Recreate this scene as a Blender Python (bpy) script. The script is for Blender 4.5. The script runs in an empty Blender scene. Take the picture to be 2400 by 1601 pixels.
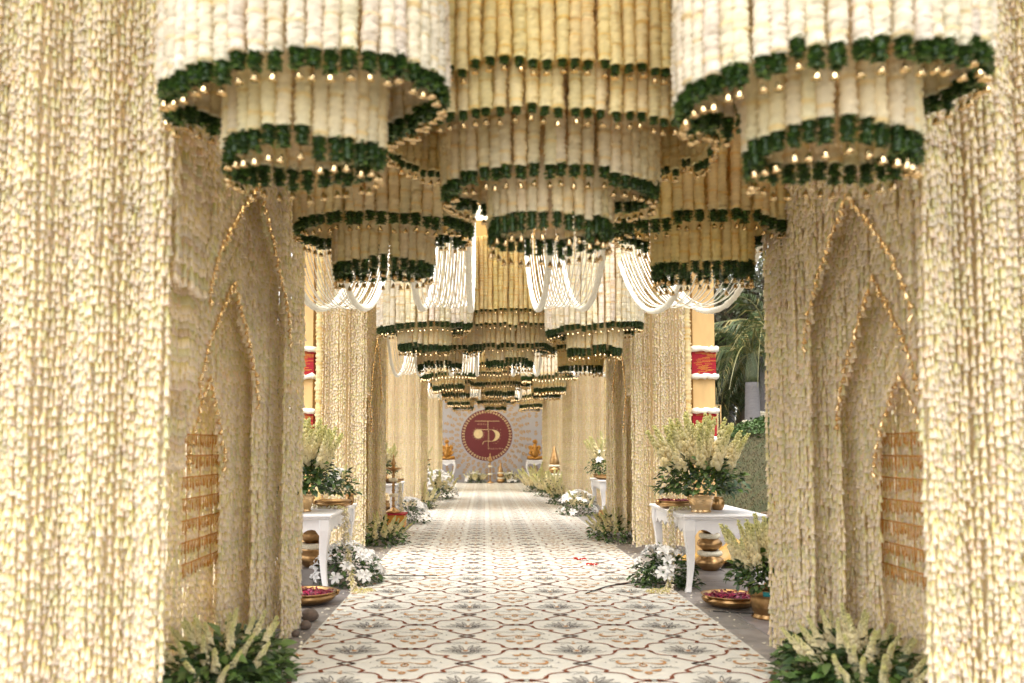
import bpy, math, random
import numpy as np
from mathutils import Vector, Matrix, Euler
random.seed(7); RNG = np.random.default_rng(7)
R = math.radians
SC = bpy.context.scene
COL = SC.collection

# ------------------------------------------------------------------ camera, sky, sun, exposure
cd = bpy.data.cameras.new('camera'); cam = bpy.data.objects.new('camera', cd); COL.objects.link(cam)
cam.location = (0, 0, 1.42); cam.rotation_euler = (R(93.0), 0, 0)
cd.sensor_width = 36; cd.lens = 36*1900/2400
cd.shift_x = (1200-1135)/2400; cd.shift_y = (949.4-800.5)/2400
cd.clip_start = 0.05; cd.clip_end = 3000
cd.dof.use_dof = True; cd.dof.focus_distance = 10.5; cd.dof.aperture_fstop = 1.35
SC.camera = cam

SUN_EL, SUN_AZ = 70, 200          # azimuth clockwise from +Y: the sun stands behind the camera, a little to the left
world = bpy.data.worlds.new('World'); SC.world = world; world.use_nodes = True
wn = world.node_tree.nodes; wl = world.node_tree.links; wn.clear()
sky = wn.new('ShaderNodeTexSky'); sky.sky_type = 'NISHITA'; sky.sun_disc = False
sky.sun_elevation = R(SUN_EL); sky.sun_rotation = R(SUN_AZ); sky.air_density = 1.0; sky.dust_density = 3.0; sky.ozone_density = 1.0
bg = wn.new('ShaderNodeBackground'); bg.inputs['Strength'].default_value = 0.15
wo = wn.new('ShaderNodeOutputWorld')
# thin bright overcast: most of the sky's colour is washed to a warm white
bw = wn.new('ShaderNodeRGBToBW'); wl.new(sky.outputs[0], bw.inputs[0])
tint = wn.new('ShaderNodeVectorMath'); tint.operation = 'SCALE'; tint.inputs[0].default_value = (1.0, .95, .87); wl.new(bw.outputs[0], tint.inputs['Scale'])
mixs = wn.new('ShaderNodeMix'); mixs.data_type = 'RGBA'; mixs.inputs[0].default_value = .8
wl.new(sky.outputs[0], mixs.inputs[6]); wl.new(tint.outputs[0], mixs.inputs[7])
wl.new(mixs.outputs[2], bg.inputs[0]); wl.new(bg.outputs[0], wo.inputs[0])
sd = bpy.data.lights.new('sun', 'SUN'); sd.energy = .5; sd.angle = R(60); sd.color = (1, .95, .86)
sun = bpy.data.objects.new('sun', sd); COL.objects.link(sun)
a_ = R(SUN_AZ); e_ = R(SUN_EL)
sdir = Vector((math.sin(a_)*math.cos(e_), math.cos(a_)*math.cos(e_), math.sin(e_)))
sun.rotation_euler = sdir.to_track_quat('Z', 'Y').to_euler(); sun.location = sdir*60
SC.view_settings.view_transform = 'Standard'; SC.view_settings.look = 'None'
SC.cycles.max_bounces = 16; SC.cycles.diffuse_bounces = 12; SC.cycles.transmission_bounces = 10
SC.view_settings.exposure = 2.5; SC.view_settings.gamma = 1; SC.view_settings.use_curve_mapping = False

# ------------------------------------------------------------------ materials
def pmat(name, col=(.8, .8, .8), rough=.6, metal=0, var=.12, scale=18, bump=0, bscale=80, attr=False, objc=False, transl=0, col2=None, spec=.4, stretch=None, coat=0):
    m = bpy.data.materials.new(name); m.use_nodes = True
    n = m.node_tree.nodes; l = m.node_tree.links; n.clear()
    out = n.new('ShaderNodeOutputMaterial'); p = n.new('ShaderNodeBsdfPrincipled')
    p.inputs['Roughness'].default_value = rough; p.inputs['Metallic'].default_value = metal
    p.inputs['Specular IOR Level'].default_value = spec; p.inputs['Coat Weight'].default_value = coat
    tc = n.new('ShaderNodeTexCoord'); vec = tc.outputs['Object']
    if stretch:
        mp = n.new('ShaderNodeMapping'); mp.inputs['Scale'].default_value = stretch; l.new(vec, mp.inputs[0]); vec = mp.outputs[0]
    nz = n.new('ShaderNodeTexNoise'); nz.inputs['Scale'].default_value = scale; nz.inputs['Detail'].default_value = 5; l.new(vec, nz.inputs['Vector'])
    if col2 is not None:
        cr = n.new('ShaderNodeValToRGB'); cr.color_ramp.elements[0].position = .38; cr.color_ramp.elements[1].position = .64
        cr.color_ramp.elements[0].color = (*col, 1); cr.color_ramp.elements[1].color = (*col2, 1)
        l.new(nz.outputs['Fac'], cr.inputs[0]); base = cr.outputs[0]
    else:
        rg = n.new('ShaderNodeRGB'); rg.outputs[0].default_value = (*col, 1); base = rg.outputs[0]
    if attr:
        at = n.new('ShaderNodeAttribute'); at.attribute_name = 'Col'
        mx = n.new('ShaderNodeMix'); mx.data_type = 'RGBA'; mx.blend_type = 'MULTIPLY'; mx.inputs[0].default_value = 1
        l.new(base, mx.inputs[6]); l.new(at.outputs['Color'], mx.inputs[7]); base = mx.outputs[2]
    if objc:
        oi = n.new('ShaderNodeObjectInfo')
        mx = n.new('ShaderNodeMix'); mx.data_type = 'RGBA'; mx.blend_type = 'MULTIPLY'; mx.inputs[0].default_value = 1
        l.new(base, mx.inputs[6]); l.new(oi.outputs['Color'], mx.inputs[7]); base = mx.outputs[2]
    if var:
        mr = n.new('ShaderNodeMapRange'); mr.inputs[1].default_value = .3; mr.inputs[2].default_value = .7
        mr.inputs[3].default_value = 1-var; mr.inputs[4].default_value = 1+var
        n2 = n.new('ShaderNodeTexNoise'); n2.inputs['Scale'].default_value = scale*2.3; n2.inputs['Detail'].default_value = 6; l.new(vec, n2.inputs['Vector'])
        l.new(n2.outputs['Fac'], mr.inputs[0])
        vm = n.new('ShaderNodeVectorMath'); vm.operation = 'SCALE'; l.new(base, vm.inputs[0]); l.new(mr.outputs[0], vm.inputs['Scale']); base = vm.outputs[0]
    l.new(base, p.inputs['Base Color'])
    if bump:
        b = n.new('ShaderNodeBump'); b.inputs['Strength'].default_value = bump; b.inputs['Distance'].default_value = .01
        n3 = n.new('ShaderNodeTexNoise'); n3.inputs['Scale'].default_value = bscale; n3.inputs['Detail'].default_value = 6; l.new(vec, n3.inputs['Vector'])
        l.new(n3.outputs['Fac'], b.inputs['Height']); l.new(b.outputs[0], p.inputs['Normal'])
    if transl:
        t = n.new('ShaderNodeBsdfTranslucent'); l.new(base, t.inputs[0]); ms = n.new('ShaderNodeMixShader'); ms.inputs[0].default_value = transl
        l.new(p.outputs[0], ms.inputs[1]); l.new(t.outputs[0], ms.inputs[2]); l.new(ms.outputs[0], out.inputs[0])
    else:
        l.new(p.outputs[0], out.inputs[0])
    return m

M = {}
M['bud'] = pmat('tuberose_buds', (1, 1, 1), .65, attr=True, var=.04, transl=.58, spec=.15)
M['rope'] = pmat('petal_garland', (1, 1, 1), .8, objc=True, attr=True, var=.06, scale=70, transl=.45, spec=.1)
M['white_bead'] = pmat('white_jasmine', (.86, .84, .78), .7, var=.08, transl=.2, spec=.15)
M['cream_bead'] = pmat('cream_jasmine', (.74, .68, .53), .75, var=.2, scale=40, bump=.5, bscale=90, spec=.1)
M['leaf'] = pmat('dark_leaf', (1, 1, 1), .42, attr=True, var=.15, transl=.12, spec=.45)
M['brass'] = pmat('aged_brass', (.50, .31, .14), .33, 1, var=.2, scale=9, col2=(.34, .20, .085), bump=.12, bscale=25)
M['brass_light'] = pmat('polished_brass', (.78, .56, .32), .26, 1, var=.12, scale=9, col2=(.62, .40, .18), bump=.1, bscale=25)
M['bell'] = pmat('bell_brass', (.86, .64, .36), .22, 1, var=.05)
M['gold'] = pmat('gold_paint', (.33, .155, .025), .42, .35, var=.12, scale=8, bump=.15, bscale=40)
M['white'] = pmat('white_paint', (.72, .71, .72), .38, var=.035, scale=9, bump=.05, bscale=30)
M['post'] = pmat('tan_paint', (.53, .35, .15), .6, var=.10, scale=4, bump=.08, bscale=14, stretch=(1, 1, .35))
M['red'] = pmat('red_thread', (.36, .008, .02), .75, col2=(.24, .004, .014), var=.2, scale=14, stretch=(.3, .3, 14), bump=.6, bscale=60)
M['goldthread'] = pmat('gold_thread', (.72, .36, .05), .5, .2, var=.2)
M['cloth'] = pmat('golden_lining_cloth', (.95, .84, .62), .85, var=.08, scale=30, transl=.85, spec=.1)
M['shade_roof'] = pmat('added_shade_canopy', (.94, .84, .60), .85, var=.05, scale=3, transl=.8, spec=.1)  # cloth of the unseen canopy, added to shade and warm the bays
M['carpet'] = pmat('ivory_carpet', (.57, .56, .51), .85, var=.035, scale=3, bump=.05, bscale=240, spec=.15)
M['brick_red'] = pmat('russet_print', (.23, .078, .042), .85, var=.12, scale=20, spec=.1)
M['grey_print'] = pmat('charcoal_print', (.16, .145, .14), .85, var=.1, scale=20, spec=.1)
M['tan_print'] = pmat('tan_print', (.44, .24, .11), .85, var=.1, scale=20, spec=.1)
M['stone'] = pmat('grey_paving', (.20, .185, .18), .45, objc=True, var=.16, scale=3.5, col2=(.27, .25, .24), bump=.2, bscale=40)
M['grass'] = pmat('dry_lawn', (.055, .048, .02), .95, var=.3, scale=2.2, col2=(.035, .042, .014), bump=.9, bscale=14)
M['blade'] = pmat('grass_blade', (1, 1, 1), .8, attr=True, var=.1, transl=.2)
M['earth'] = pmat('earth', (.13, .10, .07), .95, var=.3, scale=.6, col2=(.07, .085, .03))
M['bark'] = pmat('palm_bark', (.17, .16, .165), .85, var=.2, scale=4, stretch=(.6, .6, 9), bump=.5, bscale=9)
M['bark2'] = pmat('tree_bark', (.10, .075, .055), .9, var=.25, scale=6, bump=.6, bscale=12)
M['bdrop'] = pmat('shaded_white_panel', (.31, .30, .325), .6, var=.03, scale=2)  # white panels; shade and bluish sky light are put into this colour
M['maroon'] = pmat('maroon_disc', (.105, .013, .017), .6, var=.06, scale=3)
M['ochre'] = pmat('ochre_print', (.34, .19, .05), .6, var=.18, scale=12)
M['palegold'] = pmat('pale_gold_print', (.56, .44, .25), .5, var=.18, scale=9)
M['letter'] = pmat('faded_gold_letters', (.42, .24, .17), .5)
M['orange'] = pmat('orange_tassel', (.55, .25, .05), .7, var=.12, transl=.2)
M['petal_red'] = pmat('rose_petals', (.42, .006, .06), .6, var=.25, scale=40, col2=(.55, .02, .14), bump=.4)
M['lily'] = pmat('lily_petal', (.86, .85, .84), .5, var=.04, transl=.3)
M['teal'] = pmat('teal_band', (.02, .25, .27), .6)
M['black'] = pmat('black_rubber', (.02, .02, .02), .5)
M['woodor'] = pmat('orange_painted_wood', (.56, .24, .03), .5, var=.1, scale=6)
M['rock'] = pmat('river_stone', (.13, .095, .075), .8, var=.25, scale=12, bump=.4, bscale=30)
M['cloth_gold'] = pmat('ochre_satin', (.36, .21, .05), .4, var=.1)
M['scrap'] = pmat('red_ribbon', (.50, .03, .02), .6)

# ------------------------------------------------------------------ mesh helpers
class MB:
    def __init__(s): s.v = []; s.f = []; s.c = []; s.col = (1, 1, 1)
    def add(s, vs, fs, cols=None):
        o = len(s.v); s.v.extend([tuple(x) for x in vs]); s.f.extend([tuple(i+o for i in q) for q in fs])
        s.c.extend(cols if cols is not None else [s.col]*len(vs))
    def box(s, x0, y0, z0, x1, y1, z1):
        s.add([(x0, y0, z0), (x1, y0, z0), (x1, y1, z0), (x0, y1, z0), (x0, y0, z1), (x1, y0, z1), (x1, y1, z1), (x0, y1, z1)],
              [(0, 3, 2, 1), (4, 5, 6, 7), (0, 1, 5, 4), (1, 2, 6, 5), (2, 3, 7, 6), (3, 0, 4, 7)])
    def lathe(s, prof, seg=20, off=(0, 0, 0), cols=None):
        vs = []; fs = []; n = len(prof); cc = []
        for k, (r, z) in enumerate(prof):
            for i in range(seg):
                a = 2*math.pi*i/seg; vs.append((off[0]+r*math.cos(a), off[1]+r*math.sin(a), off[2]+z)); cc.append(cols[k] if cols else s.col)
        for k in range(n-1):
            for i in range(seg):
                j = (i+1) % seg; fs.append((k*seg+i, k*seg+j, (k+1)*seg+j, (k+1)*seg+i))
        fs.append(tuple(range(seg-1, -1, -1))); fs.append(tuple((n-1)*seg+i for i in range(seg)))
        s.add(vs, fs, cc)
    def tube(s, pts, rad, seg=6, closed=False, jit=0):
        pts = [Vector(p) for p in pts]; n = len(pts); vs = []; fs = []
        for k, p in enumerate(pts):
            if closed: t = pts[(k+1) % n]-pts[k-1]
            else: t = pts[min(k+1, n-1)]-pts[max(k-1, 0)]
            t.normalize(); up = Vector((0, 0, 1)) if abs(t.z) < .9 else Vector((1, 0, 0))
            u = t.cross(up).normalized(); w = u.cross(t)
            r = rad[k] if hasattr(rad, '__len__') else rad
            for i in range(seg):
                a = 2*math.pi*i/seg; q = r*(1+jit*(random.random()-.5)); vs.append(p+u*(q*math.cos(a))+w*(q*math.sin(a)))
        for k in range(n if closed else n-1):
            k2 = (k+1) % n
            for i in range(seg):
                j = (i+1) % seg; fs.append((k*seg+i, k*seg+j, k2*seg+j, k2*seg+i))
        if not closed: fs.append(tuple(range(seg-1, -1, -1))); fs.append(tuple((n-1)*seg+i for i in range(seg)))
        s.add(vs, fs)
    def ball(s, c, r, seg=8, rings=5, col=None):
        r = r if hasattr(r, '__len__') else (r, r, r); vs = []; fs = []
        for k in range(rings+1):
            p = math.pi*k/rings
            for i in range(seg):
                a = 2*math.pi*i/seg; q = max(math.sin(p), .02); vs.append((c[0]+r[0]*q*math.cos(a), c[1]+r[1]*q*math.sin(a), c[2]-r[2]*math.cos(p)))
        for k in range(rings):
            for i in range(seg):
                j = (i+1) % seg; fs.append((k*seg+i, k*seg+j, (k+1)*seg+j, (k+1)*seg+i))
        s.add(vs, fs, [col]*len(vs) if col else None)
    def prism(s, poly, y0, y1, axis='y'):
        n = len(poly); P = (lambda x, z, y: (x, y, z)) if axis == 'y' else (lambda x, z, y: (y, x, z))
        vs = [P(x, z, y0) for x, z in poly]+[P(x, z, y1) for x, z in poly]
        fs = [tuple(range(n)), tuple(range(2*n-1, n-1, -1))]+[(i, (i+1) % n, n+(i+1) % n, n+i) for i in range(n)]
        s.add(vs, fs)
    def mesh(s, name, mat=None, smooth=True, col=False):
        me = bpy.data.meshes.new(name); me.from_pydata(s.v, [], s.f)
        if col: set_col(me, np.array(s.c, dtype=np.float32))
        fin(me, mat, smooth); return me
def set_col(me, c):
    at = me.color_attributes.new('Col', 'FLOAT_COLOR', 'POINT')
    a = np.ones((len(c), 4), dtype=np.float32); a[:, :3] = c; at.data.foreach_set('color', a.ravel())
def fin(me, mat, smooth=True):
    if mat: me.materials.append(M[mat])
    if smooth: me.polygons.foreach_set('use_smooth', np.ones(len(me.polygons), dtype=bool))
    me.update()
def np_mesh(name, V, Fq, mat, C=None, smooth=True):
    """V (n,3), Fq (m,k): all faces with k corners."""
    me = bpy.data.meshes.new(name); m, k = Fq.shape
    me.vertices.add(len(V)); me.vertices.foreach_set('co', np.asarray(V, dtype=np.float32).ravel())
    me.loops.add(m*k); me.loops.foreach_set('vertex_index', Fq.astype(np.int32).ravel())
    me.polygons.add(m); me.polygons.foreach_set('loop_start', np.arange(0, m*k, k, dtype=np.int32))
    me.update(calc_edges=True)
    if C is not None: set_col(me, C)
    fin(me, mat, smooth); return me
def rep(V, F, mats, C=None):
    """copies of a template (V,F) under 4x4 matrices."""
    n = len(V); V4 = np.concatenate([V, np.ones((n, 1))], 1)
    W = np.concatenate([(V4@np.array(m).T)[:, :3] for m in mats]); Fs = np.concatenate([F+i*n for i in range(len(mats))])
    return W, Fs, (np.tile(C, (len(mats), 1)) if C is not None else None)
def mtx(loc, rot=(0, 0, 0), sc=1):
    s = sc if hasattr(sc, '__len__') else (sc, sc, sc)
    return Matrix.LocRotScale(Vector(loc), Euler(rot), Vector(s))

# ------------------------------------------------------------------ object helpers
def put(name, me, parent=None, loc=(0, 0, 0), rot=(0, 0, 0), sc=(1, 1, 1), color=None, kind=None):
    o = bpy.data.objects.new(name, me); COL.objects.link(o); o.location = loc; o.rotation_euler = rot
    o.scale = sc if hasattr(sc, '__len__') else (sc, sc, sc)
    if parent: o.parent = parent
    if color: o.color = (*color, 1)
    if kind: o['kind'] = kind
    return o
def tag(o, label, cat, group=None):
    o['label'] = label; o['category'] = cat
    if group: o['group'] = group
    return o
def thing(name, label, cat, loc=(0, 0, 0), rz=0, group=None):
    o = bpy.data.objects.new(name, None); COL.objects.link(o); o.location = loc; o.rotation_euler = (0, 0, rz); o.empty_display_size = .1
    return tag(o, label, cat, group)
def struct(name, me, **k): return put(name, me, kind='structure', **k)

# ------------------------------------------------------------------ shared small shapes
def bud_arrays(seg=5):
    # a hanging tuberose bud: green calyx above, cream tube, white flared mouth below
    prof = [(.0035, .006), (.0075, -.006), (.0088, -.022), (.0108, -.038), (.0150, -.050), (.004, -.046)]
    cols = [(.70, .66, .28), (.80, .74, .42), (.90, .84, .67), (.93, .87, .78), (.94, .89, .84), (.90, .83, .68)]
    V = []; C = []; Fq = []
    for k, (r, z) in enumerate(prof):
        for i in range(seg):
            a = 2*math.pi*i/seg; V.append((r*math.cos(a), r*math.sin(a), z)); C.append(cols[k])
    for k in range(len(prof)-1):
        for i in range(seg):
            j = (i+1) % seg; Fq.append((k*seg+j, k*seg+i, (k+1)*seg+i, (k+1)*seg+j))
    return np.array(V), np.array(Fq), np.array(C, dtype=np.float32)
def strand_mesh(L, step, fat=1., seg=5):
    V, Fq, C = bud_arrays(seg); ms = []; Cs = []
    z = .05; x = y = 0
    while z < L:
        t = RNG.uniform(0, 6.28); tl = RNG.uniform(.02, .2)
        x = .003*math.sin(z*5+t*.1); y = .003*math.cos(z*4)
        s = fat*RNG.uniform(.82, 1.15)
        ms.append(mtx((x+.004*math.cos(t), y+.004*math.sin(t), z), (tl*math.cos(t), tl*math.sin(t), t), (s, s, s*RNG.uniform(.9, 1.15))))
        g = RNG.random(); w = np.array([1.02, 1.0, .97]) if g < .72 else (np.array([.95, .97, .82]) if g < .86 else np.array([.98, .91, .87]))
        Cs.append(C*w*RNG.uniform(.9, 1.08)); z += step*RNG.uniform(.85, 1.15)
    W, Fs, _ = rep(V, Fq, ms)
    return np_mesh('flower_strand', W, Fs, 'bud', np.concatenate(Cs).astype(np.float32))
def rope_arrays(L, r, seg, dz, jit=.22, seed=0):
    rg = np.random.default_rng(seed); n = int(L/dz)+1; V = []; C = []; Fq = []
    for k in range(n):
        ph = k % 2; rr = r*(1.08 if ph else .88)*rg.uniform(.90, 1.08); spot = rg.random()
        base = np.array([1, 1, 1.]) if spot < .86 else (np.array([1.0, .88, .62]) if spot < .975 else np.array([.86, .72, .58]))
        if not ph: base = base*.96
        ox, oy = .0035*math.sin(k*.11*dz/.018+seed), .0035*math.cos(k*.09*dz/.018+seed*2)
        for i in range(seg):
            a = 2*math.pi*(i+.5*ph)/seg; q = rr*(1+jit*(rg.random()-.5))
            V.append((ox+q*math.cos(a), oy+q*math.sin(a), k*dz+dz*.55*(rg.random()-.5))); C.append(base*rg.uniform(.92, 1.05))
    for k in range(n-1):
        for i in range(seg):
            j = (i+1) % seg; Fq.append((k*seg+i, k*seg+j, (k+1)*seg+j, (k+1)*seg+i))
    return np.array(V), np.array(Fq), np.array(C, dtype=np.float32)
GREENS = [(.065, .11, .022), (.027, .054, .015), (.038, .080, .018), (.055, .108, .024), (.075, .14, .030), (.030, .060, .026)]
def leafquad(L, w, fold=.25, bend=.25):
    # 6 quads-free: 2x3 strip folded along the midrib -> 4 quads
    V = [(0, 0, 0), (-w*.5, L*.42, fold*w), (0, L*.42, bend*L*.12), (w*.5, L*.42, fold*w), (-w*.26, L*.8, fold*w*.3-bend*L*.1), (0, L*.8, -bend*L*.05), (w*.26, L*.8, fold*w*.3-bend*L*.1), (0, L, -bend*L*.3)]
    return np.array(V), [(0, 2, 1), (0, 3, 2), (1, 2, 5, 4), (2, 3, 6, 5), (4, 5, 7), (5, 6, 7)]
LEAFQ = np.array([(0, 0, 0), (-.5, .45, .10), (0, 1, -.08), (.5, .45, .10)])
def leaves_mesh(name, mats, cols, mat='leaf'):
    W, Fs, _ = rep(LEAFQ, np.array([(0, 1, 2, 3)]), mats)
    return np_mesh(name, W, Fs, mat, np.repeat(np.array(cols, dtype=np.float32), 4, 0), smooth=False)
def leaf_bundle_mesh(n=84, h=.105, r=.030):
    ms = []; cs = []
    for i in range(n):
        a = random.uniform(0, 6.28); z = -h*random.random()
        ms.append(mtx((.010*math.cos(a), .010*math.sin(a), z), (random.uniform(-.35, .35), random.uniform(-.35, .35), a-math.pi/2), (.021*random.uniform(.8, 1.3), .027*random.uniform(.75, 1.15), .03)))
        g = random.choice(GREENS); k = random.uniform(1.0, 2.1); cs.append((g[0]*k, g[1]*k, g[2]*k))
    W, Fs, _ = rep(LEAFQ, np.array([(0, 1, 2, 3)]), ms); C = np.repeat(np.array(cs, dtype=np.float32), 4, 0)
    cv = np.array([(.016*math.cos(a), .016*math.sin(a), z) for z in (0, -h*.95) for a in np.linspace(0, 2*math.pi, 7)[:-1]]); cf = np.array([(i, (i+1) % 6, 6+(i+1) % 6, 6+i) for i in range(6)])+len(W)
    return np_mesh('leaf_bundle', np.concatenate([W, cv]), np.concatenate([Fs, cf]), 'leaf', np.concatenate([C, np.tile(np.array([[.03, .07, .016]], dtype=np.float32), (12, 1))]), smooth=False)
def bell_mb(sc=1., seg=8):
    b = MB(); b.lathe([(.001*sc, .022*sc), (.004*sc, .020*sc), (.004*sc, .012*sc), (.009*sc, .010*sc), (.013*sc, .0*sc), (.0145*sc, -.014*sc), (.020*sc, -.022*sc), (.018*sc, -.023*sc), (.010*sc, -.012*sc)], seg)
    b.ball((0, 0, -.024*sc), .005*sc, 5, 3); return b
STR = [strand_mesh(4.2, .045, 1.0) for _ in range(6)]
STR2 = [strand_mesh(4.1, .046, 1.0, 4) for _ in range(4)]
ROPE_L = 1.5
def rope_mesh(i, L=ROPE_L, r=.027, seg=10, dz=.014):
    V, Fq, C = rope_arrays(L, r, seg, dz, seed=i); return np_mesh('petal_rope', V, Fq, 'rope', C)
ROPES = [rope_mesh(i) for i in range(6)]
LEAFB = [leaf_bundle_mesh() for _ in range(6)]
BELL = bell_mb(1.15).mesh('bell', 'bell')
LO_ROPE = rope_arrays(ROPE_L, .028, 6, .05, seed=3)

# ------------------------------------------------------------------ ground, paving, carpet
def terrain(x, y):
    if x <= 4.7: return 0
    top = min(2.5, max(1.0, 1.87-.076*(y-19.6))); z = min((x-4.7)*.85, top)+max(0, min((x-7.0)*.5, .9))
    return z*min(1, max(0, (y+6)/8))
b = MB(); xs = [-400, -120, -40, -15, -8, 4.6]+[4.7+.3*i for i in range(9)]+[7.6, 9, 12, 20, 40, 120, 400]; ys = [-400, -100, -30, -10, -6, -2, 2, 5, 8, 11, 14, 17, 20, 24, 28, 34, 42, 60, 100, 250, 800]
vs = [(x, y, terrain(x, y)-.06 if x <= 4.7 else terrain(x, y)-.06) for y in ys for x in xs]; nx = len(xs)
b.add(vs, [(j*nx+i, j*nx+i+1, (j+1)*nx+i+1, (j+1)*nx+i) for j in range(len(ys)-1) for i in range(nx-1)])
ground = struct('ground', b.mesh('ground', 'earth'))
# grass on the bank to the right
b = MB(); n = 24000; ms = []; cs = []
for i in range(n):
    x = random.uniform(4.75, 7.4); y = random.uniform(10, 28); z = terrain(x, y)-.06
    s = random.uniform(.04, .10)
    ms.append(mtx((x, y, z), (random.uniform(.4, 1.5), 0, random.uniform(0, 6.28)), (.014, s, s)))
    k = random.uniform(.6, 1.4); cs.append((.085*k, .062*k, .028*k) if random.random() < .65 else (.04*k, .052*k, .018*k))
b = MB(); b.add([(x, y, terrain(x, y)-.045) for y in np.linspace(6, 40, 18) for x in np.linspace(4.72, 8.2, 15)], [(j*15+i, j*15+i+1, (j+1)*15+i+1, (j+1)*15+i) for j in range(17) for i in range(14)])
struct('grass_bank', b.mesh('grass_bank', 'grass'))
put('grass', leaves_mesh('grass', ms, cs, 'blade'), kind='stuff')

b = MB(); b.box(-4.2, 1.0, -.05, 4.7, 34.5, -.012)
floor = struct('floor', b.mesh('floor', 'stone', False), color=(.9, .9, .9))
slab = {}
def slab_mesh(w, l):
    b = MB(); e = .006; b.add([(-w/2, -l/2, -.03), (w/2, -l/2, -.03), (w/2, l/2, -.03), (-w/2, l/2, -.03), (-w/2, -l/2, -e), (w/2, -l/2, -e), (w/2, l/2, -e), (-w/2, l/2, -e),
        (-w/2+e, -l/2+e, 0), (w/2-e, -l/2+e, 0), (w/2-e, l/2-e, 0), (-w/2+e, l/2-e, 0)],
        [(0, 1, 5, 4), (1, 2, 6, 5), (2, 3, 7, 6), (3, 0, 4, 7), (4, 5, 9, 8), (5, 6, 10, 9), (6, 7, 11, 10), (7, 4, 8, 11), (8, 9, 10, 11)])
    return b.mesh('slab', 'stone', False)
SL = slab_mesh(.594, .894)
for side, x0, nc in ((-1, -.95, 4), (1, 1.55, 5)):
    for c in range(nc):
        for r in range(19):
            x = x0+side*(.3+.6*c); y = 2.4+.9*r+(.45 if c % 2 else 0); k = random.uniform(.82, 1.12)
            put('slab', SL, floor, (x, y, random.uniform(-.001, .0005)), color=(k, k*random.uniform(.97, 1.01), k*random.uniform(.94, 1.02)))
CX0, CX1 = -1.30, 1.885
carpet = thing('carpet_runner', 'long ivory carpet printed with lotus lattice running down the walkway', 'carpet', (0, 3, 0))
b = MB()
for y0, y1 in ((2.0, 9.05), (9.06, 18.4), (18.41, 32.9)):
    b.box(CX0, y0-3, .001, CX1, y1-3, .007)
put('carpet_sheet', b.mesh('carpet_sheet', 'carpet', False), carpet)
# printed pattern in cell units (period .7735 m), lotus at 0,0
PER = .7735
def strip(pts, w, w2=None, closed=False):
    q = []; p = [np.array(a, float) for a in pts]; n = len(p); Ls = []; Rs = []
    for k in range(n):
        t = (p[(k+1) % n]-p[k-1]) if closed else p[min(k+1, n-1)]-p[max(k-1, 0)]
        t = t/(np.linalg.norm(t)+1e-9); nn = np.array([-t[1], t[0]])
        f = k/(n-1); ww = w if w2 is None else w+(w2-w)*math.sin(math.pi*f)
        Ls.append(p[k]+nn*ww/2); Rs.append(p[k]-nn*ww/2)
    for k in range(n if closed else n-1):
        j = (k+1) % n; q.append((Ls[k], Rs[k], Rs[j], Ls[j]))
    return q
def bez(a, b_, c, n=6): return [((1-t)**2*a[0]+2*t*(1-t)*b_[0]+t*t*c[0], (1-t)**2*a[1]+2*t*(1-t)*b_[1]+t*t*c[1]) for t in np.linspace(0, 1, n)]
def ellq(cx, cy, rx, ry, n=10, inner=0.):
    A = [2*math.pi*i/n for i in range(n+1)]
    return [((cx+rx*math.cos(A[i]), cy+ry*math.sin(A[i])), (cx+rx*inner*math.cos(A[i]), cy+ry*inner*math.sin(A[i])), (cx+rx*inner*math.cos(A[i+1]), cy+ry*inner*math.sin(A[i+1])), (cx+rx*math.cos(A[i+1]), cy+ry*math.sin(A[i+1]))) for i in range(n)]
def mir(q, sx=1, sy=1): return [tuple((p[0]*sx, p[1]*sy) for p in k) for k in q]
lat = []; lot = []; tan = []; lot_tan = []
for sx in (1, -1):
    for sy in (1, -1):
        q = strip([(.47, .008), (.43, .014), (.40, .022), (.365, .04), (.345, .065)], .017)
        q += strip([(.352, .05), (.340, .08), (.333, .12)], .036)
        q += strip(bez((.333, .10), (.325, .19), (.25, .215), 6)+[(.20, .228), (.158, .235)], .019)
        q += strip([(.152, .228), (.158, .25), (.182, .300)], .034)
        q += strip([(.185, .292), (.12, .355), (.06, .41), (0, .455), (-.08, .5)], .020)
        q += strip([(-.08, .5), (-.04, .525), (0, .546)], .020)
        q += strip([(.475, .03), (.455, .018), (.43, .016)], .028)
        lat += mir(q, sx, sy)
lat += ellq(.5, 0, .036, .030, 12, .62)+ellq(-.5, 0, .036, .030, 12, .62)
for th in (10, 30, 50, 70, 110, 130, 150, 170):
    a = R(th); r = .20-.035*abs(math.sin(a))**2; dx, dz = math.cos(a), math.sin(a); nx_, nz_ = -dz, dx
    tip = (dx*r*1.15, -.10+dz*r*1.05); mid = (dx*r*.62, -.10+dz*r*.62); w = .026
    base = (dx*.055, -.095+dz*.05)
    lot += strip(bez(base, (mid[0]+nx_*w, mid[1]+nz_*w), tip, 6), .0075); lot += strip(bez(base, (mid[0]-nx_*w, mid[1]-nz_*w), tip, 6), .0075)
for rr, w in ((.05, .016), (.085, .009), (.118, .007)):
    lot += strip([(rr*math.cos(R(t)), -.085-rr*.6*math.sin(R(t))) for t in range(-35, 216, 25)], w)
for sx in (-1, 1):
    lot += strip(bez((sx*.02, .13), (sx*.09, .17), (sx*.16, .12), 6), .006); lot += strip(bez((sx*.02, .13), (sx*.08, .12), (sx*.12, .09), 6), .006)
    lot += strip(bez((sx*.10, -.12), (sx*.2, -.14), (sx*.27, -.07), 6), .005)
lot_tan = ellq(0, -.055, .024, .020)+ellq(0, .155, .02, .016)+ellq(0, .20, .012, .010)+ellq(0, -.20, .024, .018)
tdk = []
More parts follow.
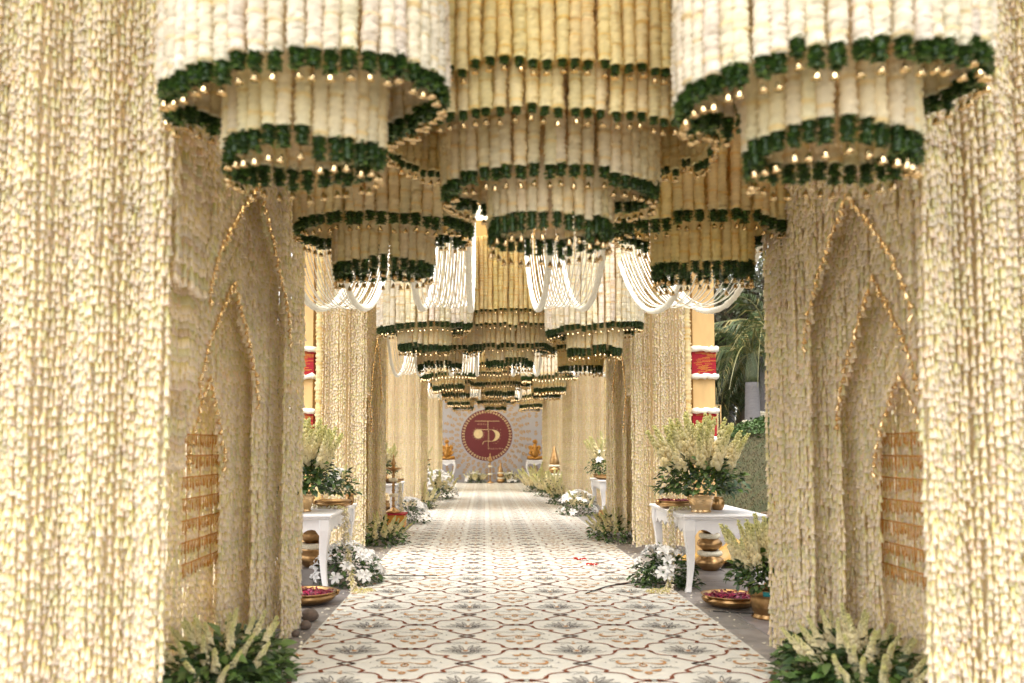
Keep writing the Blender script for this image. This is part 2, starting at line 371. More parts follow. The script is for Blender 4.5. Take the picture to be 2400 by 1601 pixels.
for sx in (-1, 1):
    tan += strip(bez((sx*.055, .008), (sx*.20, -.035), (sx*.205, .028), 8)+bez((sx*.205, .028), (sx*.20, .048), (sx*.165, .05), 5)[1:], .004, .026); tan += strip(bez((sx*.06, .0), (sx*.0, .05), (sx*.0, -.03), 5), .008)
    tan += strip(bez((sx*.03, -.13), (sx*.10, -.13), (sx*.13, -.10), 6), .004, .034)
    tan += strip(bez((0, .165), (sx*.05, .135), (sx*.085, .165), 6), .004, .03)
    for k in range(6): tdk += ellq(sx*(.055+.034*k), -.062-.012*math.sin(k), .009, .007, 6)
    tdk += strip(bez((sx*.06, .085), (sx*.2, .13), (sx*.26, .06), 8), .006); tdk += strip(bez((sx*.26, .06), (sx*.24, .03), (sx*.21, .065), 5), .006)
    tdk += strip(bez((sx*.05, -.09), (sx*.16, -.05), (sx*.28, -.085), 8), .006); tdk += ellq(sx*.30, .02, .008, .008, 6)
    tdk += ellq(sx*.05, .095, .014, .012, 8, .5)
def shift(q): return [tuple((p[0]+.5, p[1]+.5) for p in k) for k in q]
tan += ellq(0, -.03, .038, .032, 12, .6)+ellq(0, -.165, .034, .024, 10, .35)+ellq(0, .175, .022, .018, 8, .5)
def lay(name, quads, mat, z):
    Q = np.array(quads, float)*PER; out = []
    for i in range(-3, 5):
        for j in range(-2, 39):
            P = Q+np.array([-.13+i*PER, 4.995+j*PER]); ok = (P[..., 0] > CX0+.002).all(1) & (P[..., 0] < CX1-.002).all(1) & (P[..., 1] > 2.1).all(1) & (P[..., 1] < 32.85).all(1)
            out.append(P[ok])
    P = np.concatenate(out); m = len(P); V = np.zeros((m*4, 3)); V[:, :2] = P.reshape(-1, 2); V[:, 1] -= 3; V[:, 2] = z
    put(name, np_mesh(name, V, np.arange(m*4).reshape(-1, 4), mat, smooth=False), carpet, kind='stuff')
lay('lattice_print', lat, 'brick_red', .0105)
sv = lambda q, k, o: [tuple((p[0], p[1]*k+o) for p in c) for c in q]
lot = sv(lot, 1.45, .03); lot_tan = sv(lot_tan, 1.3, 0); tdk = sv(tdk, 1.7, 0); tan = sv(tan, 1.75, 0)
lay('lotus_print', lot+shift(tdk), 'grey_print', .0110)
lay('tan_print', lot_tan+shift(tan), 'tan_print', .0115)

# ------------------------------------------------------------------ pavilion frames with tan posts
FRONTS = [3.75, 11.0, 18.4, 25.6]; XL, XR = -1.45, 2.0
ORD = ['nearest', 'second', 'third', 'farthest']
def lumpy_ring(hx, hy, r, seed):
    random.seed(seed); b = MB(); pts = []; n = 36
    for k in range(n):
        a = 2*math.pi*k/n; c, s_ = math.cos(a), math.sin(a); m = max(abs(c), abs(s_)); t = .72
        pts.append((hx*(c/m*t+c*(1-t)), hy*(s_/m*t+s_*(1-t)), random.uniform(-.012, .012)))
    b.tube(pts, [r*random.uniform(.8, 1.25) for _ in pts], 8, True, .35); return b.mesh('garland_band', 'white_bead')
BANDS = [lumpy_ring(.185, .185, .036, k) for k in range(3)]
b = MB(); b.box(-.163, -.163, 0, .163, .163, .36)
WRAP = b.mesh('thread_wrap', 'red', False)
b = MB()
for k in range(26):
    z = .015+.0135*k+random.uniform(-.004, .004); x0 = random.uniform(-.16, .05); x1 = x0+random.uniform(.04, .2)
    b.box(max(x0, -.164), -.1665, z, min(x1, .164), -.1635, z+.0035)
    y0 = random.uniform(-.16, .0); b.box(-.1665, y0, z, -.1635, y0+.14, z+.0035); b.box(.1635, y0, z, .1665, y0+.14, z+.0035)
THR = b.mesh('gold_thread', 'goldthread', False)
b = MB(); b.box(-.15, -.15, 0, .15, .15, 4.30); POST = b.mesh('post', 'post', False)
for k, f in enumerate(FRONTS):
    t = thing('pavilion_frame', f'tan painted pavilion frame with red wrapped posts around the {ORD[k]} pair of flower curtains', 'pavilion', (0, f, 0), 0, 'pavilion frames over the walkway')
    for x in (-2.50, 3.01):
        for y, fr in ((.22, 1), (2.35, 0)):
            p = put('post', POST, t, (x, y, 0))
            if fr:
                for z in (1.55, 2.40):
                    put('thread_wrap', WRAP, p, (0, 0, z)); put('gold_thread', THR, p, (0, 0, z))
                    put('garland_band', random.choice(BANDS), p, (0, 0, z-.01), (0, 0, random.choice((0, 1.57, 3.14)))); put('garland_band', random.choice(BANDS), p, (0, 0, z+.37), (0, 0, random.choice((0, 1.57, 3.14))))
    b = MB(); b.box(-2.68, .07, 4.302, 3.19, .37, 4.56); put('beam', b.mesh('beam', 'post', False), t)
    b = MB(); b.box(-2.68, 2.2, 4.302, 3.19, 2.5, 4.56); put('beam', b.mesh('beam', 'post', False), t)
    for x in (-2.50, 3.01):
        b = MB(); b.box(x-.15, .372, 4.302, x+.15, 2.198, 4.56); put('beam', b.mesh('beam', 'post', False), t)
    b = MB(); N = 14
    b.add([(-2.7+5.9*i/N, -1.0+(4.7 if k < 3 else 8.8)*j/N, 4.58+.05*math.sin(i*2.1)*math.sin(j*1.7)) for j in range(N+1) for i in range(N+1)], [(j*(N+1)+i, j*(N+1)+i+1, (j+1)*(N+1)+i+1, (j+1)*(N+1)+i) for j in range(N) for i in range(N)])  # unseen canopy added to shade each bay; last one lengthened to dim the backdrop
    put('added_shade_canopy', b.mesh('added_shade_canopy', 'shade_roof'), t)

# ------------------------------------------------------------------ flower curtains
CUTS = {round(L, 2): [strand_mesh(L, .045, 1.0) for _ in range(2)] for L in np.arange(1.0, 4.26, .25)}
ARCH = {-1: ((1.29, .87, 3.09, 2.25), (1.27, .57, 2.46, 1.78), (1.26, .32, 1.86, 1.36)), 0: ((.85, .58, 3.03, 2.2), (.85, .44, 2.48, 1.75), (.85, .26, 1.85, 1.35)), 1: ((.60, .62, 2.80, 2.10), (.62, .48, 2.36, 1.62), (.64, .31, 1.82, 1.34))}
LAYER = .14
def arch_z(u, a):
    t = abs(u-a[0])/a[1]
    if u < a[0]-a[1]: return a[3]-.06
    return None if t >= 1 else a[3]+(a[2]-a[3])*(1-t)**.72
def curtain(side, k):
    f = FRONTS[k]; X = XL if side < 0 else XR; xo = (-2.95, 3.0)[side > 0] if k == 0 else (-2.20, 2.72)[side > 0]
    if k == 1 and side < 0: X = -1.6
    ln = (2.72, 1.98)[side > 0] if k == 0 else 2.3; A = ARCH[0 if k else side]
    where = 'left' if side < 0 else 'right'
    t = thing('flower_curtain', f'{ORD[k]} cream tuberose curtain on the {where} side of the carpet', 'flower curtain', (X, f, 0), 0, 'tuberose string curtains along the walkway')
    near = k < 2; sp = (.024, .030, .038, .042)[k]; pool = STR if near else STR2; lo, hi = ((.0, .06), (.07, .15), (.07, .15), (.08, .16))[k]
    w = abs(xo-X); S = []                                     # x, y, bottom height or None for full length
    for lay_ in range(4 if near else 1):
        y0, y1 = (0, ln) if lay_ == 0 else (max(.12, A[lay_-1][0]-A[lay_-1][1]-.12), ln+.1*lay_)
        for i in range(int((y1-y0)/sp)):
            d = y0+(i+.5)*sp
            if lay_ == 0 and near and d > ln-.16 and random.random() < .35: continue
            z = arch_z(d, A[lay_]) if near and lay_ < 3 else None
            S.append((side*(LAYER*lay_+.010*math.sin(d*21)), d+((.009 if k else .002)*math.sin(2*math.pi*d/.118)), z))
    n = int(w/sp*1.15)
    for i in range(n):
        u = i/(n-1)*w; u += (.010 if k else .002)*math.sin(2*math.pi*u/.125); S.append((side*u, -(.055 if k else .045)*math.sin(u*2*math.pi/.31+.8)-.03, None))
    b = MB(); b.tube([(0, ln, 4.27), (0, 0, 4.27), (side*w, 0, 4.27)], .02, 6); put('top_rail', b.mesh('top_rail', 'post'), t)
    ms = []
    for i, (x, y, z) in enumerate(S):
        jx, jy = random.uniform(-.006, .006), random.uniform(-.006, .006)
        if z is None: put('strand', pool[(i*7+k*3) % len(pool)], t, (x+jx, y+jy, random.uniform(lo, hi)), (0, 0, random.uniform(0, 6.28)))
        else:
            L = max(c for c in CUTS if z+c < 4.5); put('strand', random.choice(CUTS[L]), t, (x+jx, y+jy, z+random.uniform(0, .02)), (0, 0, random.uniform(0, 6.28)))
        if z is None and y < .1 and not (k and i % 2):
            r_ = y < .1; ms.append(mtx((x+(sp*.5*side if r_ else side*.024), y+(.024 if r_ else -sp*.5), random.uniform(lo, hi)+.02), (0, 0, random.uniform(0, 6.28))))
    W, Fs, C = rep(*strand_lo[:2], ms, strand_lo[2]); put('back_strands', np_mesh('back_strands', W, Fs, 'bud', C), t, kind='stuff')
    b = MB(); d0 = ln-.26; o2 = .46 if near else .055; off = .055
    P = [(side*o2, d0*(1-j/10)) for j in range(10)]+[(side*o2, off+.02)]
    R_ = [(side*u, off-.04*math.sin(u*2*math.pi/.31+.8)) for u in np.linspace(.05, w, 26)]
    for Q in (P, R_):
        m = len(Q); b.add([(x, y, .1) for x, y in Q]+[(x, y, 4.25) for x, y in Q], [(i, i+1, m+i+1, m+i) for i in range(m-1)])
    put('lining_cloth', b.mesh('lining_cloth', 'cloth'), t)
    for j in range(2 if k else 1):
        put('edge_garland', LONGROPE, t, (side*(w+.045), .06*j-.03, .12), color=(.92, .80, .50))
V, Fq, C = bud_arrays(4); ms = [mtx((0, 0, z), (random.uniform(-.2, .2), random.uniform(-.2, .2), random.uniform(0, 6)), (1.1, 1.1, 1.15)) for z in np.arange(.05, 4.1, .058)]
strand_lo = rep(V, Fq, ms, C)
V, Fq, C = rope_arrays(4.1, .045, 9, .022, jit=.5, seed=5); LONGROPE = np_mesh('petal_rope', V, Fq, 'rope', C)
for k in range(4):
    for side in (-1, 1): curtain(side, k)

# bell chains drawn up in pointed arches on the inner face of the curtains
def chain(side, Yoff, legs, k, lab, zoff=0, small=False, X=None):
    X = X if X is not None else ((XL+.045) if side < 0 else (XR-.045)); y0, z0 = legs[0][0]
    t = thing('bell_chain', lab, 'bell chain', (X, y0+Yoff, z0), 0, 'brass bell chains on the curtains')
    pos = []
    for leg in legs:
        for (ya, za), (yb, zb) in zip(leg[:-1], leg[1:]):
            L = math.hypot(yb-ya, zb-za); n = max(1, int(L/.046))
            for i in range(n):
                f = i/n; pos.append((random.uniform(-.006, .006), ya+(yb-ya)*f-y0, za+(zb-za)*f-z0+random.uniform(-.004, .004)))
    if not small:
        for p in pos: put('bell', BELL, t, p, (random.uniform(-.5, .5), random.uniform(-.5, .5), random.uniform(0, 6)), .78)
    else:
        bb = bell_mb(1., 6); bv = np.array(bb.v); bf = np.array([f for f in bb.f if len(f) == 4])
        W, Fs, _ = rep(bv, bf, [mtx(p, (random.uniform(-.5, .5), random.uniform(-.5, .5), 0)) for p in pos]); put('bells', np_mesh('bells', W, Fs, 'bell'), t, kind='stuff')
    b = MB()
    for leg in legs: b.tube([(0, y-y0, z-z0) for y, z in leg], .0012, 4)
    put('cord', b.mesh('cord', 'goldthread'), t)
TIER = ['outermost and tallest', 'middle', 'innermost and lowest']
def arch_legs(f, a, drop):
    L = []
    for q in (-1, 1):
        leg = [(f+a[0]+q*a[1]*u, a[3]+(a[2]-a[3])*max(0, 1-u)**.72-.015) for u in np.linspace(0, 1, 9)]; L.append(leg+[(leg[-1][0], leg[-1][1]-drop)])
    return L
for kb in (0, 1):
    for s_, w in ((-1, 'left'), (1, 'right')):
        X0 = (-1.6 if kb else XL) if s_ < 0 else XR; A = ARCH[0 if kb else s_]
        for j in range(3): chain(s_, 0, arch_legs(FRONTS[kb], A[j], .12), j, f'{TIER[j]} pointed arch of brass bells edging the {ORD[kb]} {w} curtain', small=kb > 0, X=X0+s_*(LAYER*j-.03))
def tassels(side, yA, yB, z0, z1, lab):
    X = -1.80 if side < 0 else 2.36; t = thing('tassel_ladder', lab, 'tassel hanging', (X, (yA+yB)/2, z1), 0, 'orange tassel ladders'); w = yB-yA
    for r in range(7):
        z = (z0-z1)*(1-r/6.0); z_ = z; rod = MB(); rod.tube([(0, -w/2, z_), (0, w/2, z_)], .0045, 5); ro = put('rod', rod.mesh('rod', 'orange'), t)
        fr = MB()
        for i in range(40):
            y = -w/2+w*(i+.5)/40; L = random.uniform(.05, .085); fr.tube([(random.uniform(-.004, .004), y, z_), (random.uniform(-.008, .008), y+random.uniform(-.004, .004), z_-L)], [.0017, .0032], 4)
        put('fringe', fr.mesh('fringe', 'orange'), ro)
    for j in range(4):
        y = -w*.42+w*.28*j; c = MB(); c.tube([(0, y, z0-z1+.02), (0, y, 0)], .003, 4); put('cord', c.mesh('cord', 'orange'), t)
tassels(-1, 4.86, 5.66, 1.50, .72, 'orange seven row tassel ladder on the nearest left curtain below the bells')
tassels(1, 4.25, 4.89, 1.50, .74, 'orange seven row tassel ladder on the nearest right curtain below the bells')

# ------------------------------------------------------------------ printed backdrop at the far end
BY = 33.0
bd = thing('backdrop_wall', 'white backdrop, lavender tone painted in for shade, printed with gold hands round a maroon monogram disc at the walkway end', 'backdrop', (0.104, BY, 0))
xsb = [-2.2, -1.33, .1, 1.53, 2.9]; zsb = [0, 1.56, 3.1, 4.3]
for i in range(4):
    for j in range(3):
        b = MB(); b.box(xsb[i]+.006-.104, 0, zsb[j]+.006, xsb[i+1]-.006-.104, .05, zsb[j+1]-.006); put('panel', b.mesh('panel', 'bdrop', False), bd)
b = MB(); b.box(-2.31, .055, 0, 2.8, .10, 4.3); put('frame_board', b.mesh('frame_board', 'bdrop', False), bd)
def flat(polys, mat, name, y, parent, cx=0, cz=1.92, kind=None):
    V = []; Fc = []
    for p in polys:
        o = len(V); V += [(x+cx, y, z+cz) for x, z in p]+[(x+cx, y+.003, z+cz) for x, z in p]; n = len(p); Fc.append(tuple(range(o, o+n)))
        Fc += [(o+i, o+n+i, o+n+(i+1) % n, o+(i+1) % n) for i in range(n)]
    me = bpy.data.meshes.new(name); me.from_pydata(V, [], Fc); fin(me, mat, False); return put(name, me, parent, kind=kind)
def ell(cx, cz, a, b, rot=0, n=10):
    c, s_ = math.cos(rot), math.sin(rot); return [(cx+a*math.cos(t)*c-b*math.sin(t)*s_, cz+a*math.cos(t)*s_+b*math.sin(t)*c) for t in (2*math.pi*i/n for i in range(n))]
def hand(cx, cz, s, rot):
    P = []; c, q = math.cos(rot), math.sin(rot)
    T = lambda p: [(cx+(x*c-z*q)*s, cz+(x*q+z*c)*s) for x, z in p]
    A = [2*math.pi*i/12 for i in range(13)]
    for i in range(12): P.append(T([(.42*math.cos(A[i]), .42*math.sin(A[i])), (.20*math.cos(A[i]), .20*math.sin(A[i])), (.20*math.cos(A[i+1]), .20*math.sin(A[i+1])), (.42*math.cos(A[i+1]), .42*math.sin(A[i+1]))]))
    for k, (x, z, a, l) in enumerate(((-.30, .72, .18, .27), (-.10, .86, .06, .33), (.10, .88, -.06, .33), (.29, .76, -.2, .28), (.58, .22, -.9, .24))): P.append(T(ell(x, z, .085, l, a, 8)))
    return P
CR = 1.04; polys = []; rim = []
for r, n, s in ((1.18, 34, .115), (1.40, 34, .125), (1.66, 34, .12)):
    for i in range(n):
        a = 2*math.pi*(i+.5*(r > 1.3))/n; x, z = r*math.cos(a), r*math.sin(a)
        if z+1.92 > .1 and -2.0 < x < 2.4: polys += hand(x, z, s*1.15*random.uniform(.85, 1.1), a-math.pi/2)
for gx in np.arange(-2.15, 2.8, .26):
    for gz in np.arange(-1.75, 2.2, .36):
        if math.hypot(gx, gz) > 1.9: polys += hand(gx+random.uniform(-.02, .02), gz, .13, random.uniform(-.15, .15))
for i in range(52):
    a = 2*math.pi*(i+.5)/52; rim += hand(.93*math.cos(a), .93*math.sin(a), .072, a-math.pi/2)
flat(polys, 'ochre', 'hand_prints', -.004, bd, kind='stuff')
disc = flat([ell(0, 0, CR, CR, 0, 96)], 'maroon', 'monogram_disc', -.008, bd)
flat(rim, 'palegold', 'rim_prints', -.012, disc, kind='stuff')
S_ = 1.04/408; E_ = lambda x, y: ((x-962)*S_, (692-y)*S_)
mono = []
def pline(pts, w): mono.extend([list(q) for q in strip([E_(*p) for p in pts], w)])
pline([(770, 467), (1165, 467)], .016); pline([(980, 467), (980, 600)], .016); pline([(984, 600), (984, 915)], .012); pline([(996, 600), (996, 800)], .008)
pline([(820, 603), (980, 603)], .018)
pline(bez((820, 600), (790, 600), (765, 632), 8), .014)
pline([(895, 840)]+bez((898, 825), (905, 785), (960, 785), 8)+[(1040, 790)], .015)
pline(bez((996, 603), (1160, 600), (1165, 690), 14)+bez((1165, 690), (1163, 775), (1035, 790), 12)[1:], .014)
o1 = [E_(*p) for p in bez((1040, 605), (1155, 610), (1163, 690), 12)+bez((1163, 690), (1155, 770), (1035, 790), 12)[1:]]
i1 = [E_(*p) for p in bez((1040, 605), (1098, 640), (1100, 695), 12)+bez((1100, 695), (1095, 760), (1035, 790), 12)[1:]]
mono += [[o1[i], i1[i], i1[i+1], o1[i+1]] for i in range(len(o1)-1)]
c0 = E_(827, 672); mono.append(ell(c0[0], c0[1], .186, .186, 0, 40))
for i in range(28):
    a = 2*math.pi*i/28
    r0, r1 = .205, .235+.03*(i % 2); mono += [list(q) for q in strip([(c0[0]+r0*math.cos(a), c0[1]+r0*math.sin(a)), (c0[0]+r1*math.cos(a), c0[1]+r1*math.sin(a))], .006)]
for x, y in ((1075, 575), (1130, 600), (1178, 650), (1180, 700), (1170, 748), (1140, 790), (1110, 820), (1070, 820), (1180, 602)): mono.append(ell(*E_(x, y), .012, .012, 0, 6))
flat(mono, 'palegold', 'monogram', -.013, disc)
def text(s, px, py, h, parent, sp=1.5):
    c = bpy.data.curves.new('lettering', 'FONT'); c.body = s; c.size = h*1.4; c.space_character = sp; c.extrude = .002; c.align_x = 'CENTER'; c.materials.append(M['letter'])
    x, z = E_(px, py); o = bpy.data.objects.new('lettering', c); COL.objects.link(o); o.parent = parent; o.location = (x, -.014, z+1.92); o.rotation_euler = (R(90), 0, 0)
text('NIRALI', 888, 528, .066, disc); text('PARSHWA', 1107, 919, .066, disc, 1.55)

# ------------------------------------------------------------------ hanging flower chandeliers
CREAM, IVORY, YEL, TAN_, BUT = (.94, .84, .62), (.90, .83, .72), (.96, .82, .46), (.93, .82, .60), (.95, .82, .52)
bellv = bell_mb(1.15, 6); BV = np.array(bellv.v); BF = np.array([f for f in bellv.f if len(f) == 4])
LBV = [np.array([tuple(v.co) for v in m.vertices]) for m in LEAFB]; LBF = [np.array([tuple(p.vertices) for p in m.polygons]) for m in LEAFB]
LBC = []
for m in LEAFB:
    a = np.zeros(len(m.vertices)*4, dtype=np.float32); m.color_attributes['Col'].data.foreach_get('color', a); LBC.append(a.reshape(-1, 4)[:, :3])
def chandelier(label, cx, cy, rings, k, group):
    t = thing('flower_chandelier', label, 'chandelier', (cx, cy, 4.30), 0, group)
    for (a, bb, zb, n, ls, tilt, colr) in rings:
        h = MB(); h.tube([(a*math.cos(2*math.pi*i/40), bb*math.sin(2*math.pi*i/40), -.015) for i in range(40)], .012, 5, True); put('hoop', h.mesh('hoop', 'post'), t)
        rm, lm, bm = [], [], []; cur = random.uniform(0, .05)
        for i in range(n):
            th = 2*math.pi*(i+random.uniform(-.16, .16))/n; x, y = a*math.cos(th), bb*math.sin(th)
            if random.random() < .3: cur = random.uniform(-.025, .06)
            zl = zb+.10*ls+tilt*x+cur*.6+random.uniform(-.008, .008)
            L = 4.285-zl; fat = random.uniform(.97, 1.08)*min(1.35, max(.72, 1.17* (2*math.pi*math.sqrt((a*a+bb*bb)/2)/n)/.056)); rz = random.uniform(0, 6.28)
            v = random.uniform(.93, 1.05); c = (colr[0]*v, colr[1]*v*random.uniform(.97, 1.02), colr[2]*v*random.uniform(.88, .99))
            bz = -.115*ls-.012+random.uniform(-.012, .006)
            if k < 2:
                o = put('rope', ROPES[(i*5+int(a*30)) % 6], t, (x, y, zl-4.30), (random.uniform(-.008, .008), random.uniform(-.008, .008), rz), (fat, fat, L/ROPE_L), color=c)
                put('leaf_bundle', random.choice(LEAFB), o, (0, 0, .012), (0, 0, random.uniform(0, 6)), (.80*min(1, ls+.2), .80*min(1, ls+.2), ls*random.uniform(.85, 1.15)))
                put('bell', BELL, o, (random.uniform(-.006, .006), random.uniform(-.006, .006), bz), (random.uniform(-.22, .22), random.uniform(-.22, .22), 0), (.68, .68, .68))
            else:
                rm.append((mtx((x, y, zl-4.3), (0, 0, rz), (fat, fat, L/ROPE_L)), c)); lm.append(mtx((x, y, zl-4.29), (0, 0, rz), (1, 1, ls))); bm.append(mtx((x, y, zl-4.3+bz), (0, 0, 0), 1.1))
        if k >= 2:
            W, Fs, C = rep(*LO_ROPE[:2], [m for m, c in rm], LO_ROPE[2]); C = C*np.repeat(np.array([c for m, c in rm], dtype=np.float32), len(LO_ROPE[0]), 0)
            put('rope_ring', np_mesh('rope_ring', W, Fs, 'rope', C), t, kind='stuff')
            W, Fs, C = rep(LBV[0], LBF[0], lm, LBC[0]); put('leaf_ring', np_mesh('leaf_ring', W, Fs, 'leaf', C, False), t, kind='stuff')
            W, Fs, _ = rep(BV, BF, bm); put('bell_ring', np_mesh('bell_ring', W, Fs, 'bell'), t, kind='stuff')
G2, G4 = 'two tier flower chandeliers', 'four tier flower chandeliers'
for k in range(4):
    o = 7.1*k; dz = (0, .04, .06, .08)[k]; q = ORD[k]+' cluster'
    n1, n2 = 50, 30
    def two(c1, c2, zo, zi, tl=0, fb=.39): return [(.60, fb, zo+dz, n1, .86, tl, c1), (.328, .22, zi+dz, n2, .88, tl*.5, c2)]
    chandelier(f'ivory two tier chandelier at the front left of the {q}', -.785, 3.5+o, two(IVORY, CREAM, 2.875, 2.62, .045, .39), k, G2)
    chandelier(f'ivory two tier chandelier at the front right of the {q}', 1.415, 3.25+o, two(IVORY, CREAM, 2.82, 2.55, .07, .36), k, G2)
    chandelier(f'beige two tier chandelier at the back left of the {q}', -.70, 5.6+o, two(CREAM, TAN_, 2.86, 2.60, 0), k, G2)
    chandelier(f'butter yellow two tier chandelier at the back right of the {q}', 1.51, 5.55+o, two(BUT, YEL, 2.84, 2.57, .0), k, G2)
    chandelier(f'golden yellow four tier chandelier at the centre of the {q}', .36, 4.38+o, [(1.0, .64, 3.19+dz, 92, .5, 0, YEL), (.90, .56, 3.0+dz, 80, .48, 0, BUT), (.572, .34, 2.746+dz, 50, .72, 0, TAN_), (.32, .22, 2.52+dz, 33, .9, 0, TAN_)], k, G4)

# ------------------------------------------------------------------ white bead swags across the open gaps
def swag_path():
    P = [(6.10, 4.5)]
    for y in np.linspace(6.2, 10.05, 46): P.append((y, 2.75+(.32 if y < 7.4 else .155)*(y-7.4)**2))
    P.append((10.12, 4.5)); out = []
    for (ya, za), (yb, zb) in zip(P[:-1], P[1:]):
        n = max(1, int(math.hypot(yb-ya, zb-za)/.013))
        out += [(0, ya+(yb-ya)*i/n-7.4, za+(zb-za)*i/n) for i in range(n)]
    return out
SP = swag_path(); b = MB(); b.tube(SP, [.0068 if i % 2 else .0036 for i in range(len(SP))], 5); SSTR = b.mesh('bead_string', 'white_bead')
SP2 = SP[::2]; b = MB(); b.tube(SP2, [.027*random.uniform(.86, 1.12) for _ in SP2], 9, False, .3); SROPE = b.mesh('white_rope', 'white_bead')
SW = [(-1.60, -1.17, 'far left'), (-.60, -.13, 'inner left'), (.53, .96, 'inner right'), (1.69, 2.23, 'far right')]
for k in range(3):
    for (x0, x1, w) in SW:
        oy = (7.4+7.15*k); t = thing('bead_swag', f'white bead swag draped at the {w} of the {("first", "second", "third")[k]} open gap', 'swag', ((x0+x1)/2, oy, 0), 0, 'white bead swags between the chandelier clusters'); wd = x1-x0
        n = 13 if k == 0 else 9
        for i in range(n): put('bead_string', SSTR, t, (-wd/2+wd*(i+.5)/n+random.uniform(-.006, .006), 0, random.uniform(-.01, .035)))
        for x in (-wd/2, wd/2): put('white_rope', SROPE, t, (x, random.uniform(-.08, .08), -.02))
        for y in (-1.30, 2.72):
            b = MB(); b.tube([(-wd/2-.1, y, 4.5), (wd/2+.1, y, 4.5)], .02, 6); put('hanging_bar', b.mesh('hanging_bar', 'post'), t)
# ------------------------------------------------------------------ vessels, tables
def lathe_obj(name, prof, mat, parent=None, loc=(0, 0, 0), seg=28, **k):
    b = MB(); b.lathe(prof, seg); return put(name, b.mesh(name, mat), parent, loc, **k)
def arc(r0, z0, r1, z1, bul, n=6):
    return [(r0+(r1-r0)*t+bul*math.sin(math.pi*t), z0+(z1-z0)*t) for t in np.linspace(0, 1, n)]
def urli(label, x, y, z, r, group, petals=True, rz=0):
    h = r*.42; t = thing('brass_bowl', label, 'bowl', (x, y, z), rz, group)
    prof = arc(r*.55, 0, r*.98, h*.55, r*.10, 6)+[(r*1.0, h*.66), (r*.93, h*.74), (r*.94, h*.80), (r*.99, h*.92), (r*1.02, h), (r*.97, h*1.01), (r*.91, h*.93), (r*.88, h*.6)]
    b = MB(); b.lathe(prof, 36); put('bowl_body', b.mesh('bowl_body', 'brass'), t)
    for a in (R(200), R(20)):
        b = MB(); b.ball((r*1.0*math.cos(a), r*1.0*math.sin(a), h*.74), (.028, .022, .03), 8, 5); b.tube([(r*1.0*math.cos(a-.14), r*1.0*math.sin(a-.14), h*.8), (r*1.1*math.cos(a), r*1.1*math.sin(a), h*.86), (r*1.0*math.cos(a+.14), r*1.0*math.sin(a+.14), h*.8)], .012, 6); put('handle', b.mesh('handle', 'brass'), t)
    if petals:
        ms = []; cs = []
        for i in range(260):
            a, q = random.uniform(0, 6.28), r*.86*math.sqrt(random.random()); ms.append(mtx((q*math.cos(a), q*math.sin(a), h*.80+random.uniform(0, .02)), (random.uniform(-.6, .6), random.uniform(-.6, .6), a), (.03, .035, .03)))
            k = random.uniform(.6, 1.3); cs.append((.15*k, .003, .022*k) if random.random() < .93 else (.45, .10, .2))
        W, Fs, _ = rep(LEAFQ, np.array([(0, 1, 2, 3)]), ms); put('rose_petals', np_mesh('rose_petals', W, Fs, 'leaf', np.repeat(np.array(cs, dtype=np.float32), 4, 0), False), t, kind='stuff')
        lathe_obj('water', [(.01, h*.76), (r*.885, h*.77), (r*.88, h*.765)], 'petal_red', t)
    return t
def pot_part(parent, kind, r, h, z=0):
    if kind == 'bucket': prof = [(r*.74, 0), (r*.78, .008), (r*.70, .02)]+arc(r*.70, .03, r*.97, h*.86, .005, 5)+[(r*1.04, h*.88), (r*1.05, h*.96), (r, h), (r*.9, h*.97), (r*.85, h*.7)]
    elif kind == 'cauldron': prof = [(r*.80, 0), (r*.84, .012), (r*.72, .03), (r*.74, h*.18), (r*.80, h*.22), (r*.82, h*.34), (r*.86, h*.38)]+arc(r*.86, h*.4, r*.90, h*.74, r*.03, 5)+[(r*1.0, h*.78), (r*1.0, h*.94), (r*.96, h), (r*.88, h*.96), (r*.84, h*.7)]
    else: prof = arc(r*.6, 0, r*.7, h, r*.3, 8)+[(r*.8, h*1.05), (r*.72, h*1.08)]
    return lathe_obj('pot', prof, 'brass_light' if kind == 'bucket' else 'brass', parent, (0, 0, z))
def kalash(label, x, y, z, s, n, group, spire=False, cat='vessel stack'):
    t = thing('brass_vessel_stack', label, cat, (x, y, z), 0, group); zz = 0
    for i in range(n):
        r = .16*s*(1-.13*i); h = .20*s*(1-.1*i)
        prof = [(r*.55, 0), (r*.6, h*.06)]+arc(r*.62, h*.08, r*.66, h*.84, r*.40, 8)+[(r*.72, h*.92), (r*.75, h), (r*.6, h*.99)]
        lathe_obj('vessel', prof, 'brass', t, (0, 0, zz)); zz += h*.98
        if i < n-1 or spire:
            pts = [(r*.70*math.cos(a), r*.70*math.sin(a), zz) for a in np.linspace(0, 6.28, 24)[:-1]]; b = MB(); b.tube(pts, [.03*s*random.uniform(.8, 1.2) for _ in pts], 7, True, .4); put('garland_band', b.mesh('garland_band', 'cream_bead'), t); zz += .025*s
    if spire:
        lathe_obj('spire', [(.10*s, 0), (.105*s, .03*s), (.085*s, .12*s), (.05*s, .24*s), (.02*s, .34*s), (.004, .38*s)], 'brass', t, (0, 0, zz))
    return t
